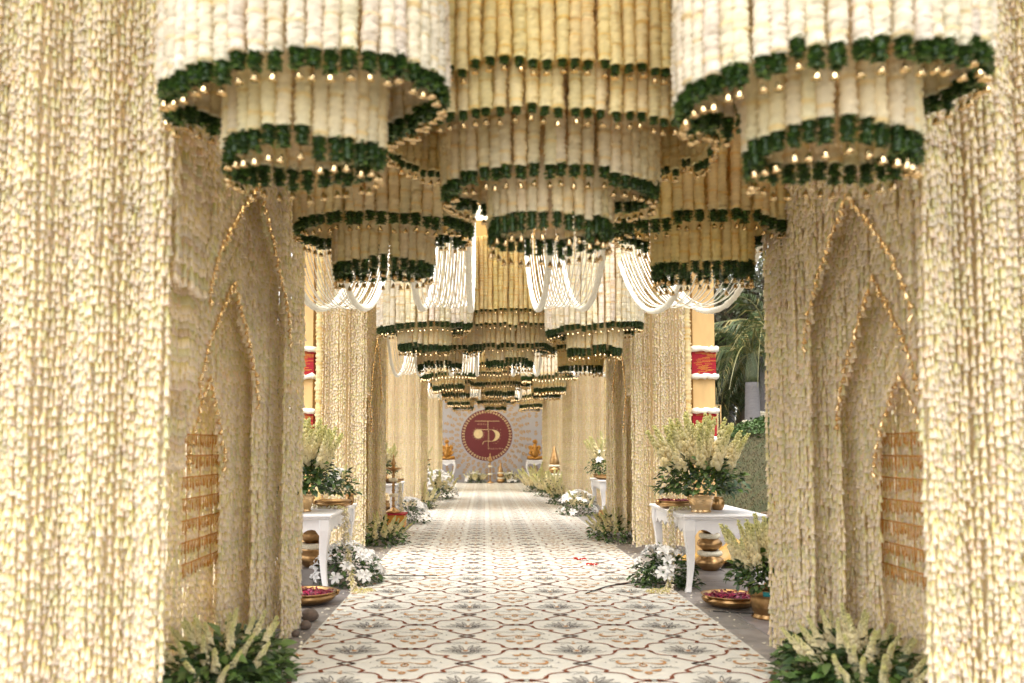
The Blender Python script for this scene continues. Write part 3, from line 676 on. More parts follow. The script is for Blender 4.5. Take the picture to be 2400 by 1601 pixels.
def lamp(label, x, y, z, h, group=None):
    t = thing('oil_lamp', label, 'oil lamp', (x, y, z), 0, group); s = h
    lathe_obj('base', [(.13*s, 0), (.14*s, .02*s), (.09*s, .05*s), (.045*s, .08*s), (.03*s, .10*s)], 'brass', t)
    prof = []
    for k in range(7):
        z0 = .10+.085*k; prof += [(.020*s, z0*s), (.034*s, (z0+.025)*s), (.020*s, (z0+.05)*s), (.026*s, (z0+.065)*s)]
    lathe_obj('stem', prof+[(.02*s, .70*s)], 'brass', t)
    lathe_obj('oil_dish', [(.025*s, .70*s), (.05*s, .715*s), (.14*s, .755*s), (.145*s, .77*s), (.11*s, .762*s), (.03*s, .75*s)], 'brass', t)
    lathe_obj('finial', [(.03*s, .75*s), (.022*s, .80*s), (.045*s, .84*s), (.03*s, .89*s), (.012*s, .93*s), (.02*s, .96*s), (.003*s, s)], 'brass', t)
    for zz in (.30, .56):
        pts = [(.05*s*math.cos(a), .05*s*math.sin(a), zz*s) for a in np.linspace(0, 6.28, 14)[:-1]]; b = MB(); b.tube(pts, .03*s, 7, True, .5); put('garland_band', b.mesh('garland_band', 'cream_bead'), t)
    return t
def scallop(L, h, n, depth):
    # apron outline: straight top, cusped lower edge
    P = [(-L/2, 0), (L/2, 0)]; N = n*6
    for i in range(N+1):
        u = i/N; x = L/2-L*u; fr = (u*n) % 1; e = abs(math.sin(math.pi*u*n)); P.append((x, -h-depth*(1-e)+(-.03 if u < .06 or u > .94 else 0)))
    return P
def table(label, x, y, w, l, h, group):
    t = thing('white_table', label, 'table', (x, y, 0), 0, group)
    b = MB(); b.box(-w/2, -l/2, h-.028, w/2, l/2, h); b.box(-w/2+.018, -l/2+.018, h-.05, w/2-.018, l/2-.018, h-.0285); me = b.mesh('table_top', 'white', False); o = put('table_top', me, t)
    bv = o.modifiers.new('bevel', 'BEVEL'); bv.width = .009; bv.segments = 3; bv.limit_method = 'ANGLE'
    for sy in (-1, 1):
        b = MB(); b.prism([(px, pz+h-.0505) for px, pz in scallop(w-.19, .10, 3, .05)], sy*(l/2-.062)-.012, sy*(l/2-.062)+.012); put('apron', b.mesh('apron', 'white', False), t)
    for sx in (-1, 1):
        b = MB(); b.prism([(px, pz+h-.0505) for px, pz in scallop(l-.19, .10, 6, .045)], sx*(w/2-.062)-.012, sx*(w/2-.062)+.012, 'x'); put('apron', b.mesh('apron', 'white', False), t)
    for sx in (-1, 1):
        for sy in (-1, 1):
            b = MB(); zs = np.linspace(0, h-.0505, 14); H = zs[-1]; vs = []
            for z in zs:
                u = z/H; wd = (.030 if u < .05 else .024+.034*u**1.4) if u < .78 else .052; cu = .022*math.sin(math.pi*min(1, u/.8))*(1 if u < .8 else 0)-.022*(1-u)**3; 
                cx_, cy_ = sx*(w/2-.075-cu), sy*(l/2-.075-cu); vs += [(cx_-wd, cy_-wd, z), (cx_+wd, cy_-wd, z), (cx_+wd, cy_+wd, z), (cx_-wd, cy_+wd, z)]
            n = len(zs); fs = [(0, 3, 2, 1), (4*n-4, 4*n-3, 4*n-2, 4*n-1)]+[(4*k+i, 4*k+(i+1) % 4, 4*k+4+(i+1) % 4, 4*k+4+i) for k in range(n-1) for i in range(4)]
            b.add(vs, fs); o = put('leg', b.mesh('leg', 'white', False), t); bv = o.modifiers.new('bevel', 'BEVEL'); bv.width = .008; bv.segments = 2; bv.limit_method = 'ANGLE'; bv.angle_limit = R(50)
    return t

# ------------------------------------------------------------------ flowers
def spike_mesh(L, n=46, green=.3, seed=0):
    rg = random.Random(seed); b = MB(); bend = rg.uniform(-.12, .12)
    b.col = (.16, .24, .05); pts = [(bend*u*u*L, .02*math.sin(u*3)*L, u*L) for u in np.linspace(0, 1, 8)]; b.tube(pts, [.006*(1-.6*u) for u in np.linspace(0, 1, 8)], 5)
    for i in range(n):
        u = .30+.70*(i/n)**.9; a = i*2.4; s = (1.15-.8*u)*L*.075*rg.uniform(.8, 1.2); r = s*.85
        c = (bend*u*u*L+r*math.cos(a), .02*math.sin(u*3)*L+r*math.sin(a), u*L+rg.uniform(-.01, .01))
        g = max(0, min(1, (u-.55)/.45+rg.uniform(-.15, .15)))*(.5+green); k = rg.uniform(.9, 1.08)
        col = ((.94*(1-g)+.64*g)*k, (.88*(1-g)+.64*g)*k, (.66*(1-g)+.26*g)*k)
        b.ball(c, (s*.62, s*.62, s*.85), 6, 3, col)
    return b.mesh('flower_spike', 'bud', True, True)
SPIKES = [spike_mesh(.46, 64, .3, i) for i in range(4)]
def lily_mesh(seed):
    rg = random.Random(seed); b = MB()
    for k in range(6):
        a = k*math.pi/3+rg.uniform(-.1, .1); L = .075*rg.uniform(.85, 1.1); w = .044; c, s_ = math.cos(a), math.sin(a); P = []
        for r, z, ww in ((0, 0, .004), (L*.3, .022, w*.6), (L*.7, .036, w), (L*.95, .026, w*.6), (L*1.08, .012, .003)):
            for q in (-1, 0, 1): P.append((r*c-q*ww/2*s_, r*s_+q*ww/2*c, z+(-.006 if q == 0 else 0)))
        b.add(P, [(3*i+j, 3*i+j+1, 3*i+j+4, 3*i+j+3) for i in range(4) for j in range(2)])
    b.lathe([(.002, -.05), (.006, -.02), (.010, .004)], 6); return b.mesh('flower', 'lily')
LILIES = [lily_mesh(i) for i in range(3)]
def big_leaf(seed):
    rg = random.Random(seed); V, F = leafquad(1, .48, .22, .3); b = MB(); g = rg.choice(GREENS); b.col = tuple(min(1, c*rg.uniform(.9, 1.3)) for c in g); b.add(V, F); return b.mesh('leaf', 'leaf', True, True)
BLEAF = [big_leaf(i) for i in range(7)]
def arrange(name, label, cat, x, y, z, rx, ry, h, spikes=0, lilies=0, leaves=300, nleaf=0, lean=.8, pot=None, potr=.14, poth=.18, group=None, sl=.46, leafs=.05, up=.55, fz=1.0, bias=(0, 0), wisps=0):
    """a mound of leaves (half ellipsoid rx,ry,h) with flower spikes fanning out of it, in an optional pot."""
    t = thing(name, label, cat, (x, y, z), 0, group); zb = 0
    if pot: pot_part(t, pot, potr, poth); zb = poth*1.0+.02
    ms, cs = [], []
    for i in range(leaves+nleaf):
        a = random.uniform(0, 6.28); u = random.random(); el = math.acos(1-u*1.05) if u < .95 else 1.5; q = random.uniform(.45, 1.0) if i < leaves else random.uniform(.9, 1.06)
        p = (rx*q*math.sin(el)*math.cos(a), ry*q*math.sin(el)*math.sin(a), zb+h*q*max(.02, math.cos(el))); s = leafs*random.uniform(.7, 1.35)
        rot = (random.uniform(-.8, .7)+.5-el*.5, random.uniform(-.7, .7), a-math.pi/2+random.uniform(-.7, .7))
        if i < leaves:
            g = random.choice(GREENS); k = random.uniform(.7, 1.4); ms.append(mtx(p, rot, (s*.55, s, s))); cs.append(tuple(c*k for c in g))
        else: put('leaf', random.choice(BLEAF), t, p, rot, (s*1.25,)*3)
    put('foliage', leaves_mesh('foliage', ms, cs), t, kind='stuff')
    for i in range(spikes):
        a = 2*math.pi*(i*.618)+random.uniform(-.3, .3); q = math.sqrt((i+.5)/spikes); tilt = lean*q+random.uniform(-.08, .08)
        tx, ty = tilt*math.cos(a)+bias[0], tilt*math.sin(a)+bias[1]; d = Vector((tx, ty, 1)).normalized()
        s = sl/.46*random.uniform(.82, 1.12)
        base = (rx*.55*q*math.cos(a), ry*.55*q*math.sin(a), zb+h*up*(1-.45*q)-.08*s)
        e = d.to_track_quat('Z', 'Y').to_euler(); put('flower_spike', SPIKES[i % 4], t, base, e, (s, s, s))
    for i in range(lilies):
        a = random.uniform(0, 6.28); el = random.uniform(.15, 1.45); d = Vector((math.sin(el)*math.cos(a), math.sin(el)*math.sin(a), math.cos(el)))
        p = (rx*1.02*d.x, ry*1.02*d.y, zb+h*1.03*max(.05, d.z)+.02); d2 = (d+Vector((random.uniform(-.4, .4), random.uniform(-.4, .4), .3))).normalized()
        put('flower', random.choice(LILIES), t, p, d2.to_track_quat('Z', 'Y').to_euler(), (random.uniform(.8, 1.25)*fz,)*3)
    return t

# right side, first gap
table('white scalloped table on the right holding the large tuberose pot', 2.37, 8.82, .84, 1.64, .76, 'white scalloped tables')
arrange('flower_pot', 'large tuberose arrangement in a brass bucket on the nearest right table', 'flower arrangement', 2.22, 8.35, .76, .44, .38, .40, 40, 0, 800, 170, .55, 'bucket', .135, .19, 'tuberose arrangements in pots', .60, .07, .8)
urli('brass bowl of red petals on the nearest right table left of the bucket pot', 2.08, 8.92, .76, .205, 'brass petal bowls')
t = thing('brass_vase', 'small round brass vase on the nearest right table behind the bucket pot', 'vase', (2.47, 8.62, .76)); pot_part(t, 'round', .075, .13)
kalash('brass vessel stack with garlands under the nearest right table', 2.62, 9.5, 0, 1.0, 3, 'brass vessel stacks')
arrange('lily_bush', 'white lily bush beside the front leg of the nearest right table', 'flower bush', 1.86, 8.45, 0, .33, .30, .36, 0, 20, 620, 140, .7, group='white lily bushes', leafs=.06, fz=1.0)
urli('shallow brass bowl of red petals on the floor in front of the nearest right table', 2.21, 7.36, .0, .255, 'brass petal bowls')
tp = arrange('flower_pot', 'tuberose pot with a teal band on the floor by the nearest right curtain edge', 'flower arrangement', 2.37, 6.86, 0, .31, .29, .27, 26, 0, 460, 130, .42, 'cauldron', .155, .25, 'tuberose arrangements in pots', .46, .065, .75)
b = MB(); A = np.linspace(R(238), R(285), 8); n = 8
b.add([(.158*math.cos(a), .158*math.sin(a), .198) for a in A]+[(.158*math.cos(a), .158*math.sin(a), .236) for a in A], [(i, i+1, n+i+1, n+i) for i in range(n-1)])
o = put('teal_band', b.mesh('teal_band', 'teal'), tp); o.modifiers.new('thick', 'SOLIDIFY').thickness = .003
lamp('brass oil lamp on the floor behind the right table corner beside the curtain', 2.98, 8.35, .0, .98, 'brass oil lamps')
t = thing('satin_cloth', 'crumpled ochre satin cloth on the floor behind the right table', 'cloth', (3.0, 9.95, 0))
b = MB(); N = 16; b.add([(-.6+1.2*i/N, -.4+.8*j/N, .06+.05*math.sin(i*1.3)*math.cos(j*1.1)+.22*math.exp(-((i-9)**2+(j-8)**2)/20)) for j in range(N+1) for i in range(N+1)], [(j*(N+1)+i, j*(N+1)+i+1, (j+1)*(N+1)+i+1, (j+1)*(N+1)+i) for j in range(N) for i in range(N)])
put('cloth_sheet', b.mesh('cloth_sheet', 'cloth_gold'), t)
def garland_strand(label, pts, group):
    P = []
    for a, b_ in zip(pts[:-1], pts[1:]):
        L = (Vector(b_)-Vector(a)).length; n = max(1, int(L/.018)); P += [Vector(a).lerp(Vector(b_), i/n) for i in range(n)]
    o = P[0].copy(); t = thing('flower_garland', label, 'garland', o, 0, group); V, Fq, C = bud_arrays(5); ms = []
    for p in P:
        for q in range(3):
            a = random.uniform(0, 6.28); ms.append(mtx(p-o+Vector((.020*math.cos(a), .020*math.sin(a), random.uniform(-.006, .016))), (random.uniform(-1.1, 1.1), random.uniform(-1.1, 1.1), a), .85))
    W, Fs, C = rep(V, Fq, ms, C); put('buds', np_mesh('buds', W, Fs, 'bud', C), t, kind='stuff')
def coil(x, y, z, r, n): return [(x+r*(.4+.6*random.random())*math.cos(i*.9), y+r*(.4+.6*random.random())*math.sin(i*.9), z+.012+.008*random.random()) for i in range(n)]
garland_strand('cream garland hanging from the nearest right table edge to the carpet', [(2.42, 8.7, .785), (2.25, 8.55, .785), (2.05, 8.6, .785), (1.96, 8.5, .79), (1.935, 8.45, .76), (1.93, 8.4, .5), (1.90, 8.28, .25), (1.83, 8.1, .06), (1.78, 8.0, .02)]+coil(1.70, 8.0, 0, .12, 10), 'cream garlands draped off the tables')
# left side, first gap
table('white scalloped table on the left holding the ribbed pot, nearest the viewer', -1.92, 8.82, .84, 1.64, .76, 'white scalloped tables')
tp = arrange('flower_pot', 'tall tuberose arrangement in a ribbed gold pot on the nearest left table', 'flower arrangement', -1.90, 8.42, .76, .38, .36, .42, 40, 0, 800, 170, .5, 'bucket', .15, .20, 'tuberose arrangements in pots', .56, .07, .8)
arrange('leafy_bunch', 'small dark leafy bunch with white buds on the nearest left table edge', 'flower arrangement', -1.58, 8.95, .92, .16, .16, .26, 5, 4, 200, 50, .5, None, group='leafy bunches', sl=.22, leafs=.055)
urli('brass bowl on the nearest left table beside the ribbed pot', -1.66, 8.95, .76, .20, 'brass petal bowls', False)
t = thing('brass_vase', 'little brass diya vase on the nearest left table corner', 'vase', (-1.55, 9.35, .76)); pot_part(t, 'round', .06, .10); lathe_obj('dish', [(.02, .10), (.10, .125), (.105, .135), (.02, .128)], 'brass', t)
b = MB(); b.box(-.24, -.22, 0, .24, .22, .17); o = put('stone_block', b.mesh('stone_block', 'stone', False), None, (-1.82, 8.62, .0)); tag(o, 'grey stone block under the nearest left table below the brass vessels', 'stone block'); o.color = (.9, .88, .86, 1)
kalash('tall brass vessel stack with garlands on the stone block under the left table', -1.80, 8.62, .17, 1.12, 2, 'brass vessel stacks')
arrange('lily_bush', 'white lily bush beside the front leg of the nearest left table', 'flower bush', -1.45, 8.6, 0, .36, .34, .38, 0, 46, 620, 140, .7, group='white lily bushes', leafs=.055, fz=.95)
urli('shallow brass bowl of red petals on the floor in front of the nearest left table', -1.62, 7.5, 0, .265, 'brass petal bowls')
garland_strand('cream garland hanging from the nearest left table edge to the carpet', [(-1.95, 8.9, .785), (-1.75, 8.8, .785), (-1.55, 8.72, .785), (-1.475, 8.68, .77), (-1.46, 8.66, .5), (-1.42, 8.5, .35), (-1.33, 8.2, .10), (-1.28, 8.08, .02)]+coil(-1.2, 8.05, 0, .11, 9), 'cream garlands draped off the tables')
for i, (x, y, q, w) in enumerate(((-1.43, 6.72, 1.35, 'largest brown'), (-1.52, 6.55, 1.0, 'middle sized'), (-1.40, 6.42, .9, 'smoothest brown'), (-1.50, 6.30, .8, 'smaller brown'), (-1.42, 6.18, .6, 'smallest brown'))):
    b = MB(); b.ball((0, 0, 0), (.055*q, .045*q, .042*q), 9, 6); b.v = [(x_*random.uniform(.9, 1.1), y_*random.uniform(.9, 1.1), z_) for x_, y_, z_ in b.v]
    o = put('river_stone', b.mesh('river_stone', 'rock'), None, (x, y, .036*q)); tag(o, w+' river stone by the loose end of the nearest left curtain', 'stone', 'river stones at the left curtain')
# foreground bushes and bushes at the curtain feet
arrange('tuberose_bush', 'dark leafy tuberose bush at the foot of the nearest left curtain', 'flower bush', -1.50, 4.72, 0, .33, .72, .33, 26, 0, 1200, 280, .75, group='tuberose bushes at the curtain feet', sl=.29, leafs=.075, up=.85, bias=(.1, -.2))
arrange('tuberose_bush', 'dark leafy tuberose bush at the foot of the nearest right curtain', 'flower bush', 2.10, 4.62, 0, .34, .80, .34, 36, 0, 1400, 280, .75, group='tuberose bushes at the curtain feet', sl=.30, leafs=.075, up=.85, bias=(-.1, -.2))
arrange('tuberose_bush', 'low tuberose bush at the foot of the second left curtain', 'flower bush', -1.50, 12.1, 0, .36, .55, .34, 16, 0, 420, 90, .9, group='tuberose bushes at the curtain feet', sl=.40, leafs=.07, bias=(.3, -.2))
arrange('tuberose_bush', 'low tuberose bush at the foot of the second right curtain', 'flower bush', 1.98, 12.6, 0, .34, .6, .38, 18, 0, 420, 90, .8, group='tuberose bushes at the curtain feet', sl=.38, leafs=.07, bias=(-.3, -.2))
# second gap
b = MB(); b.lathe([(.16, 0), (.17, .03), (.13, .06), (.15, .10)], 8); o = put('stone_plinth', b.mesh('stone_plinth', 'rock', False), None, (-1.50, 13.55, 0)); tag(o, 'rough tan stone plinth under the orange box on the left', 'plinth')
t = thing('orange_box', 'orange wooden box with a red top carrying the left oil lamp', 'box', (-1.52, 13.62, .102)); b = MB(); b.box(-.20, -.2, 0, .20, .2, .20); put('box_body', b.mesh('box_body', 'woodor', False), t); b = MB(); b.box(-.22, -.22, .203, .22, .22, .225); put('red_top', b.mesh('red_top', 'red', False), t)
lamp('tall brass oil lamp standing on the orange box at the left', -1.52, 13.62, .33, .98, 'brass oil lamps')
table('white table on the left in the second gap', -1.96, 15.3, .80, 1.5, .76, 'white scalloped tables')
arrange('flower_pot', 'tuberose arrangement in a gold pot on the second left table', 'flower arrangement', -1.92, 15.0, .76, .30, .30, .32, 26, 4, 320, 30, .65, 'bucket', .14, .18, 'tuberose arrangements in pots', .48, .065, .6)
urli('brass bowl on the second left table beside the gold pot', -1.72, 15.25, .76, .19, 'brass petal bowls', False)
kalash('brass vessel stack under the second left table', -1.86, 15.0, 0, 1.1, 2, 'brass vessel stacks')
arrange('lily_bush', 'white lily bush by the second left table', 'flower bush', -1.42, 15.3, 0, .38, .5, .42, 0, 40, 420, 30, .7, group='white lily bushes', leafs=.06, fz=1.0)
arrange('tuberose_bush', 'leafy tuberose bush at the foot of the third left curtain', 'flower bush', -1.45, 18.9, 0, .40, .6, .42, 16, 0, 320, 0, .8, group='tuberose bushes at the curtain feet', leafs=.07)
garland_strand('cream garland hanging off the second left table', [(-1.6, 15.0, .78), (-1.54, 14.95, .76), (-1.53, 14.9, .4), (-1.42, 14.7, .03)], 'cream garlands draped off the tables')
table('white table on the right in the second gap', 2.70, 17.0, .80, 1.5, .76, 'white scalloped tables')
arrange('flower_pot', 'tall tuberose arrangement in a brass bowl on the second right table', 'flower arrangement', 2.52, 16.9, .90, .36, .36, .55, 28, 8, 480, 30, .55, None, group='tuberose arrangements in pots', sl=.52, leafs=.07, up=.8)
urli('brass bowl under the tall flowers on the second right table', 2.52, 16.85, .76, .26, 'brass petal bowls', False)
arrange('lily_bush', 'white lily bush by the second right table', 'flower bush', 1.98, 17.2, 0, .42, .5, .46, 4, 36, 420, 30, .7, group='white lily bushes', leafs=.06, fz=1.0)
t = thing('brass_vase', 'small brass pot on the floor by the second right curtain', 'vase', (2.28, 15.7, 0)); pot_part(t, 'round', .10, .2)
# third gap and beyond
arrange('tuberose_bush', 'leafy tuberose bush at the foot of the third right curtain', 'flower bush', 1.96, 20.6, 0, .38, .7, .42, 14, 0, 300, 0, .8, group='tuberose bushes at the curtain feet', leafs=.08)
arrange('tuberose_bush', 'large yellow green tuberose bush on the right in the third gap', 'flower bush', 1.95, 23.6, 0, .50, .7, .62, 30, 0, 360, 0, .9, group='tuberose bushes at the curtain feet', leafs=.08, sl=.6)
arrange('tuberose_bush', 'spiky tuberose bush on the right just before the farthest curtain', 'flower bush', 1.72, 26.2, 0, .45, .7, .55, 30, 0, 300, 0, 1.0, group='tuberose bushes at the curtain feet', leafs=.08, sl=.75)
arrange('lily_bush', 'big bush of white lilies and yellow spikes on the left in the third gap', 'flower bush', -1.30, 22.4, 0, .52, .8, .72, 24, 44, 420, 0, .8, group='white lily bushes', leafs=.08, fz=1.25, sl=.6)
table('white table on the left in the third gap', -1.98, 22.9, .80, 1.4, .80, 'white scalloped tables')
urli('brass bowl on the third left table', -1.80, 22.5, .80, .22, 'brass petal bowls', False)
arrange('flower_pot', 'dark leafy flowers in the brass bowl on the third left table', 'flower arrangement', -1.80, 22.5, .93, .28, .28, .42, 10, 0, 240, 0, .5, None, group='tuberose arrangements in pots', leafs=.07, sl=.5)
kalash('gold vessel stack with spire beside the farthest right curtain', 2.12, 24.6, 0, 1.5, 3, 'brass vessel stacks', True)
lamp('brass oil lamp on the left before the farthest curtain', -1.72, 24.4, .3, 1.0, 'brass oil lamps')
b = MB(); b.box(-.2, -.2, 0, .2, .2, .30); o = put('stone_block', b.mesh('stone_block', 'stone', False), None, (-1.72, 24.4, 0)); tag(o, 'stone block under the far left oil lamp', 'stone block'); o.color = (1, 1, 1, 1)
# before the backdrop
lamp('tall brass oil lamp with flower bands before the maroon disc', .235, 32.4, 0, 1.2, 'brass oil lamps')
kalash('gold three tier vessel stack with a spire in front of the backdrop', .645, 32.4, 0, 1.02, 2, 'brass vessel stacks', True)
arrange('lily_bush', 'airy white flower bush at the backdrop foot left of the tall lamp', 'flower bush', -.36, 32.45, 0, .40, .22, .36, 22, 22, 420, 0, .9, group='white lily bushes', leafs=.07, fz=1.1, sl=.42)
arrange('lily_bush', 'airy white flower bush at the backdrop foot behind the gold vessel stack', 'flower bush', 1.02, 32.6, 0, .36, .2, .36, 20, 22, 380, 0, .9, group='white lily bushes', leafs=.07, fz=1.1, sl=.42)
def stand(label, x):
    t = thing('statue_stand', label, 'stand', (x, 32.45, 0), 0, 'white cabriole stands'); H = .92; w = .30
    b = MB(); b.box(-.33, -.2, H-.045, .33, .2, H); b.box(-.30, -.17, H-.075, .30, .17, H-.0455); put('table_top', b.mesh('table_top', 'white', False), t)
    b = MB(); P = [(-.28, H-.0755), (.28, H-.0755), (.28, H-.17), (.2, H-.13), (.1, H-.16), (0, H-.22), (-.1, H-.16), (-.2, H-.13), (-.28, H-.17)]; b.prism(P, -.16, -.135); put('apron', b.mesh('apron', 'white', False), t)
    for sx in (-1, 1):
        for sy in (-1, 1):
            pts = [(sx*(w-.02+.05*math.sin(u*6.0+.3)*(1-.3*u)), sy*(.15+.02*math.sin(u*6)), (H-.08)*(1-u)) for u in np.linspace(0, 1, 14)]
            b = MB(); b.tube(pts, [.036-.016*math.sin(u*2.6) for u in np.linspace(0, 1, 14)], 8); put('leg', b.mesh('leg', 'white'), t)
    b = MB(); b.box(-.27, -.14, .16, .27, .14, .19); put('shelf', b.mesh('shelf', 'white', False), t)
stand('white curved leg stand under the left golden statue', -1.50); stand('white curved leg stand under the right golden statue', 2.02)
def statue(label, x, flip):
    t = thing('golden_statue', label, 'statue', (x, 32.42, .922), 0, 'golden elephant headed statues'); b = MB()
    def chain(P, r0, r1, n=10):
        for i in range(n+1):
            u = i/n; k = u*(len(P)-1); j = min(int(k), len(P)-2); p = Vector(P[j]).lerp(Vector(P[j+1]), k-j); r = r0+(r1-r0)*u; b.ball(p, r, 10, 7)
    b.ball((0, 0, .05), (.27, .17, .06), 16, 8); b.ball((0, -.01, .22), (.155, .13, .17), 14, 9); b.ball((0, .0, .35), (.15, .10, .11), 14, 8)
    for s in (-1, 1):
        chain([(s*.10, -.02, .10), (s*.27, -.08, .11), (s*.07, -.17, .08)], .075, .045); b.ball((s*.27, -.05, .10), (.06, .06, .075), 10, 7)
        chain([(s*.14, 0, .39), (s*.215, -.03, .27), (s*.18, -.13, .22)], .052, .036); b.ball((s*.18, -.14, .23), (.04, .03, .05), 8, 6)
        b.ball((s*.165, .02, .49), (.095, .022, .105), 12, 8)
    b.ball((0, -.02, .50), (.105, .10, .115), 14, 9); b.ball((0, -.01, .60), (.075, .07, .06), 12, 7)
    chain([(0, -.11, .50), (0, -.155, .40), (0, -.16, .30), (flip*.03, -.165, .22), (flip*.075, -.16, .20)], .05, .024, 16)
    o = put('statue_body', b.mesh('statue_body', 'gold'), t); m = o.modifiers.new('one_skin', 'REMESH'); m.mode = 'VOXEL'; m.voxel_size = .012; m.use_smooth_shade = True
    sm = o.modifiers.new('soft', 'SMOOTH'); sm.iterations = 3; sm.factor = .5
    for i in range(7):
        a = R(-52+17*i)-.12*flip; c = MB(); c.tube([(.03*math.sin(a), .02, .63+.03*math.cos(a)), (.19*math.sin(a)*.7, .02, .63+.19*math.cos(a))], [.012, .02], 6); put('crest_feather', c.mesh('crest_feather', 'gold'), t)
    for s in (-1, 1):
        c = MB(); c.tube([(s*.05, -.10, .465), (s*.07, -.15, .44), (s*.085, -.18, .45)], [.014, .011, .005], 6); put('tusk', c.mesh('tusk', 'gold'), t)
statue('golden elephant headed statue seated on the left stand', -1.49, 1); statue('golden elephant headed statue seated on the right stand', 2.02, -1)

# ------------------------------------------------------------------ cables, ribbons, fallen petals
def cable(label, pts):
    P = [Vector(p) for p in pts]; Q = []
    for i in range(len(P)-1):
        p0, p1, p2, p3 = P[max(i-1, 0)], P[i], P[i+1], P[min(i+2, len(P)-1)]
        for k in range(8):
            u = k/8; Q.append(.5*((2*p1)+(p2-p0)*u+(2*p0-5*p1+4*p2-p3)*u*u+(3*p1-p0-3*p2+p3)*u**3))
    b = MB(); b.tube(Q+[P[-1]], .0055, 6); o = put('cable', b.mesh('cable', 'black'), None); return tag(o, label, 'cable')
cable('thin black cable across the left edge of the carpet', [(-1.32, 9.02, .02), (-1.1, 9.0, .019), (-.8, 8.96, .018), (-.52, 9.0, .018)])
cable('thin black cable curving onto the right edge of the carpet', [(1.9, 8.45, .02), (1.6, 8.5, .019), (1.3, 8.35, .018), (1.05, 8.0, .018), (.98, 7.9, .018)])
cable('black cable lying on the paving by the right floor bowl', [(1.98, 7.1, .008), (2.2, 7.02, .008), (2.5, 7.0, .008), (2.9, 7.15, .008)])
for i, (x, y) in enumerate(((1.20, 10.2), (1.30, 9.75))):
    b = MB()
    for k in range(4):
        a = random.uniform(0, 3.1); pts = [(.035*(k-1.5)+.03*math.cos(a+j), .05*math.sin(a*2+j), .022+.012*math.sin(j)) for j in range(4)]; b.tube(pts, [.004, .012, .010, .003], 5)
    o = put('red_ribbon', b.mesh('red_ribbon', 'scrap'), None, (x, y, .002)); tag(o, ('farther' if i == 0 else 'nearer')+' scrap of red ribbon lying on the right of the carpet', 'ribbon', 'red ribbon scraps on the carpet')
ms = []
for i in range(320):
    s = random.choice((-1, 1)); x = (1.9+abs(random.gauss(0, .14))) if s > 0 else (-1.32-abs(random.gauss(0, .1))); y = random.uniform(4.2, 14)
    if random.random() < .35: x += -s*random.uniform(.05, .3); z = .014
    else: z = .006
    ms.append(mtx((x, y, z), (random.uniform(-.4, .4), random.uniform(-.4, .4), random.uniform(0, 6)), random.uniform(.018, .035)))
put('fallen_petals', leaves_mesh('fallen_petals', ms, [(.85, .80, .66)]*len(ms)), kind='stuff')

# ------------------------------------------------------------------ garden beyond the right side
def frond_mesh(L, n=34, seed=0):
    rg = random.Random(seed); b = MB(); pts = []
    for k in range(n+1):
        u = k/n; pts.append(Vector((L*(u-.10*u*u), 0, L*(.35*u-.95*u*u))))
    b.col = (.16, .15, .05); b.tube(pts[::3], [.03*(1-.85*i/len(pts[::3])) for i in range(len(pts[::3]))], 5)
    for k in range(3, n+1):
        for s in (-1, 1):
            u = k/n; l = L*.30*math.sin(math.pi*(.12+.82*u))*rg.uniform(.8, 1.15); p = pts[k]; w = .022*rg.uniform(.8, 1.3)
            q = rg.uniform(.7, 1.3); b.col = (.05*q, .075*q, .022*q) if rg.random() < .75 else (.2*q, .17*q, .06*q)
            m_ = p+Vector((l*.30, s*l*.5, -l*.25)); e = p+Vector((l*.42, s*l*.68, -l*rg.uniform(.7, 1.05)))
            b.add([p, m_+Vector((w, 0, 0)), e, m_-Vector((w, 0, 0))], [(0, 1, 2, 3)])
    return b.mesh('frond', 'leaf', False, True)
FRONDS = [frond_mesh(2.6, 34, i) for i in range(3)]
def palm(label, x, y, h, r, fr=13, garl=True, sc=1.):
    z = terrain(x, y)-.06; t = thing('palm_tree', label, 'palm tree', (x, y, z), random.uniform(0, 3), 'palms on the bank')
    prof = []
    for k in range(int(h/.16)): prof += [(r*(1.12-.22*k*.16/h), k*.16), (r*(1.12-.22*k*.16/h)*.975, k*.16+.14)]
    lathe_obj('trunk', prof, 'bark', t, seg=18); lathe_obj('crown_shaft', arc(r*.92, h-.1, r*.45, h+.9, .03, 6), 'leafgreen', t)
    for i in range(fr):
        a = i*2.4; put('frond', FRONDS[i % 3], t, (.08*math.cos(a), .08*math.sin(a), h+.75), (0, random.uniform(-.85, .5), a), (sc*random.uniform(.85, 1.15),)*3)
    if garl:
        for j in range(3):
            pts = [(r*1.22*math.cos(a), r*1.22*math.sin(a), .08+.075*j) for a in np.linspace(0, 6.28, 26)[:-1]]; b = MB(); b.tube(pts, [.05*random.uniform(.85, 1.2) for _ in pts], 7, True, .4); put('garland_band', b.mesh('garland_band', 'cream_bead'), t)
M['leafgreen'] = pmat('palm_green', (.07, .085, .04), .5, var=.2, scale=5)
palm('grey royal palm with a white garland round its foot on the bank', 7.95, 24, 1.5, .21, 16, True, .9)
palm('second palm close behind with its trunk half hidden by the right curtain', 8.60, 24.6, 2.1, .21, 15, True, .95)
palm('slim palm farther back on the bank', 9.4, 31, 3.0, .18, 14, False)
palm('leaning palm at the back of the bank left of the others', 8.9, 33, 3.6, .18, 14, False)
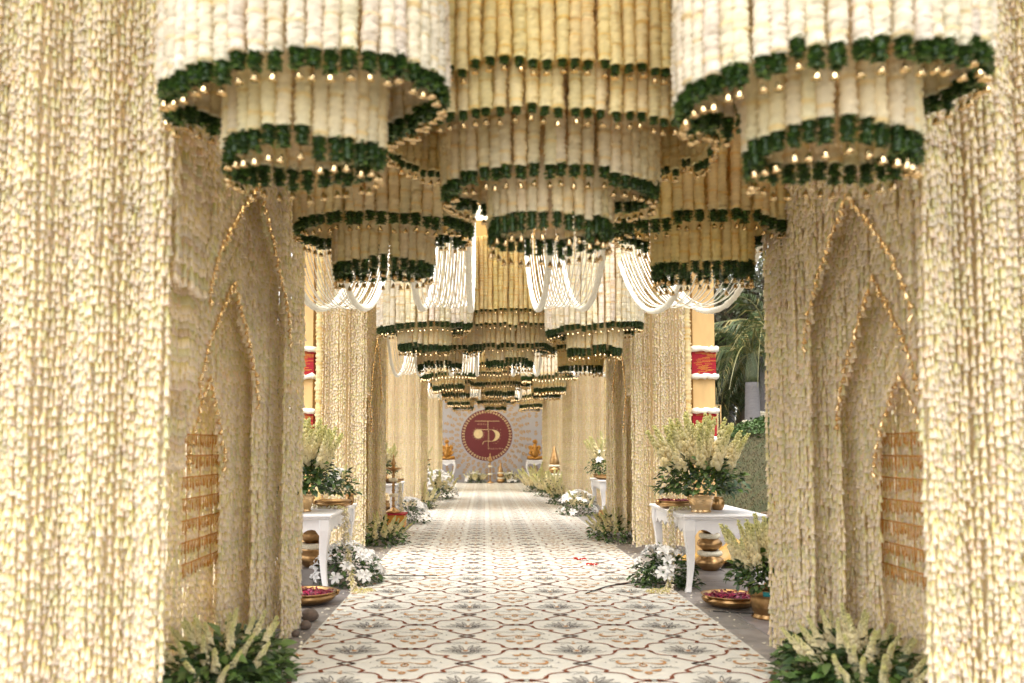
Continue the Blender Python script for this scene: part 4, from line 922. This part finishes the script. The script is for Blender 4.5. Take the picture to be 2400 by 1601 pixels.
def tree(label, x, y, h, cr, nl, col, group, dens=1.):
    z = terrain(x, y)-.06; t = thing('broadleaf_tree', label, 'tree', (x, y, z), 0, group); b = MB(); tips = []
    b.tube([(0, 0, 0), (.1, .05, h*.25), (.0, .1, h*.5)], [.22, .17, .12], 8)
    for i in range(16):
        a = i*2.4; L = cr*random.uniform(.6, 1.05); z0 = h*random.uniform(.28, .52); P = [(0, .05, z0)]
        for k in range(1, 6):
            u = k/5; P.append((L*u*math.cos(a+.3*u), L*u*math.sin(a+.3*u), z0+h*.38*u*random.uniform(.5, 1.1)+random.uniform(-.15, .15)))
            for q in range(3):
                e = Vector(P[-1])+Vector((random.gauss(0, .5), random.gauss(0, .5), random.gauss(.1, .4)))*cr*.3; b.tube([P[-1], e], [.022, .006], 4); tips.append(e)
        b.tube(P, [.085*(1-.85*k/5) for k in range(6)], 5)
    put('trunk', b.mesh('trunk', 'bark2'), t); ms = []; cs = []
    for i in range(nl):
        c = random.choice(tips)+Vector((random.gauss(0, .30), random.gauss(0, .30), random.gauss(-.05, .25)))*cr*.22; s = random.uniform(.10, .22)
        ms.append(mtx(c, (random.uniform(-1.5, 1.5), random.uniform(-1, 1), random.uniform(0, 6.28)), (s*.6, s, s))); k = random.uniform(.6, 1.5); cs.append(tuple(q*k for q in col))
    put('crown', leaves_mesh('crown', ms, cs), t, kind='stuff')
TG = 'trees beyond the bank'
tree('grey green sparse tree above the palms', 9.6, 27.5, 8.5, 4.2, 9000, (.075, .085, .045), TG)
tree('brownish fine leaved tree behind the right post', 8.2, 30, 7.5, 3.6, 8500, (.085, .08, .045), TG)
tree('dark bushy tree low behind the palm trunks', 8.6, 36, 5.2, 3.4, 9000, (.035, .05, .022), TG)
tree('low dark thicket tree right behind the palm trunks', 8.3, 28.5, 3.4, 2.4, 5200, (.03, .042, .02), TG)
tree('low dark green thicket tree just right of the palm trunk', 9.3, 29.5, 3.6, 2.4, 5200, (.03, .042, .02), TG)
tree('low brown green thicket tree left of the palm trunks', 7.4, 31.5, 3.6, 2.4, 5200, (.045, .045, .025), TG)
tree('tall olive tree at the back of the bank', 12.5, 38, 10, 5, 9000, (.07, .085, .035), TG)
tree('round green tree at the back left beyond the right posts', 6.5, 40, 7, 4, 8500, (.055, .075, .03), TG)
for i, (x, y) in enumerate(((-9, 12), (-11, 22), (-8, 33), (-13, 40))):
    tree(('spreading', 'tall', 'rounded', 'distant')[i]+' green tree on the lawn left of the pavilions', x, y, 7+i*.6, 3.6, 3600, (.055, .075, .03), 'trees on the left lawn')
def hedge(label, x, y, rx, ry, h, n):
    z = terrain(x, y)-.06; t = thing('hedge', label, 'hedge', (x, y, z)); ms = []; cs = []
    for i in range(n):
        u = Vector((random.uniform(-1, 1), random.uniform(-1, 1), random.random()**.5)); p = (u.x*rx, u.y*ry, u.z*h*(1-.5*u.x**2)+terrain(x+u.x*rx, y+u.y*ry)-.06-z); s = random.uniform(.06, .12)
        ms.append(mtx(p, (random.uniform(-.6, .9), random.uniform(-.7, .7), random.uniform(0, 6.28)), (s*.6, s, s))); k = random.uniform(.7, 1.4); cs.append((.045*k, .085*k, .02*k))
    put('foliage', leaves_mesh('foliage', ms, cs), t, kind='stuff')
    b = MB()
    for i in range(12): b.tube([(random.uniform(-1, 1)*rx*.8, random.uniform(-1, 1)*ry*.8, -.05), (random.uniform(-1, 1)*rx*.8, random.uniform(-1, 1)*ry*.8, h*.6)], [.012, .006], 4)
    put('stems', b.mesh('stems', 'bark2'), t)
hedge('low green hedge along the crest of the grass bank', 7.25, 21.5, .6, 4.0, .40, 5200)
t = thing('flower_screen', 'pale yellow flower string screen standing beyond the right post', 'flower screen', (6.55, 24.5, terrain(6.55, 24.5)-.06), 0)
V, Fq, C = rope_arrays(1.15, .035, 6, .03, jit=.5, seed=9); sm = np_mesh('string', V, Fq, 'rope', C)
for i in range(16): put('string', sm, t, (-.55+.07*i, 0, .1), color=(.88, .76, .45) if i > 6 else (.8, .74, .74))
b = MB(); b.tube([(-.6, 0, 1.26), (.6, 0, 1.26)], .02, 6); b.tube([(-.6, 0, 0), (-.6, 0, 1.26)], .02, 6); b.tube([(.6, 0, 0), (.6, 0, 1.26)], .02, 6); put('rail_frame', b.mesh('rail_frame', 'post'), t)
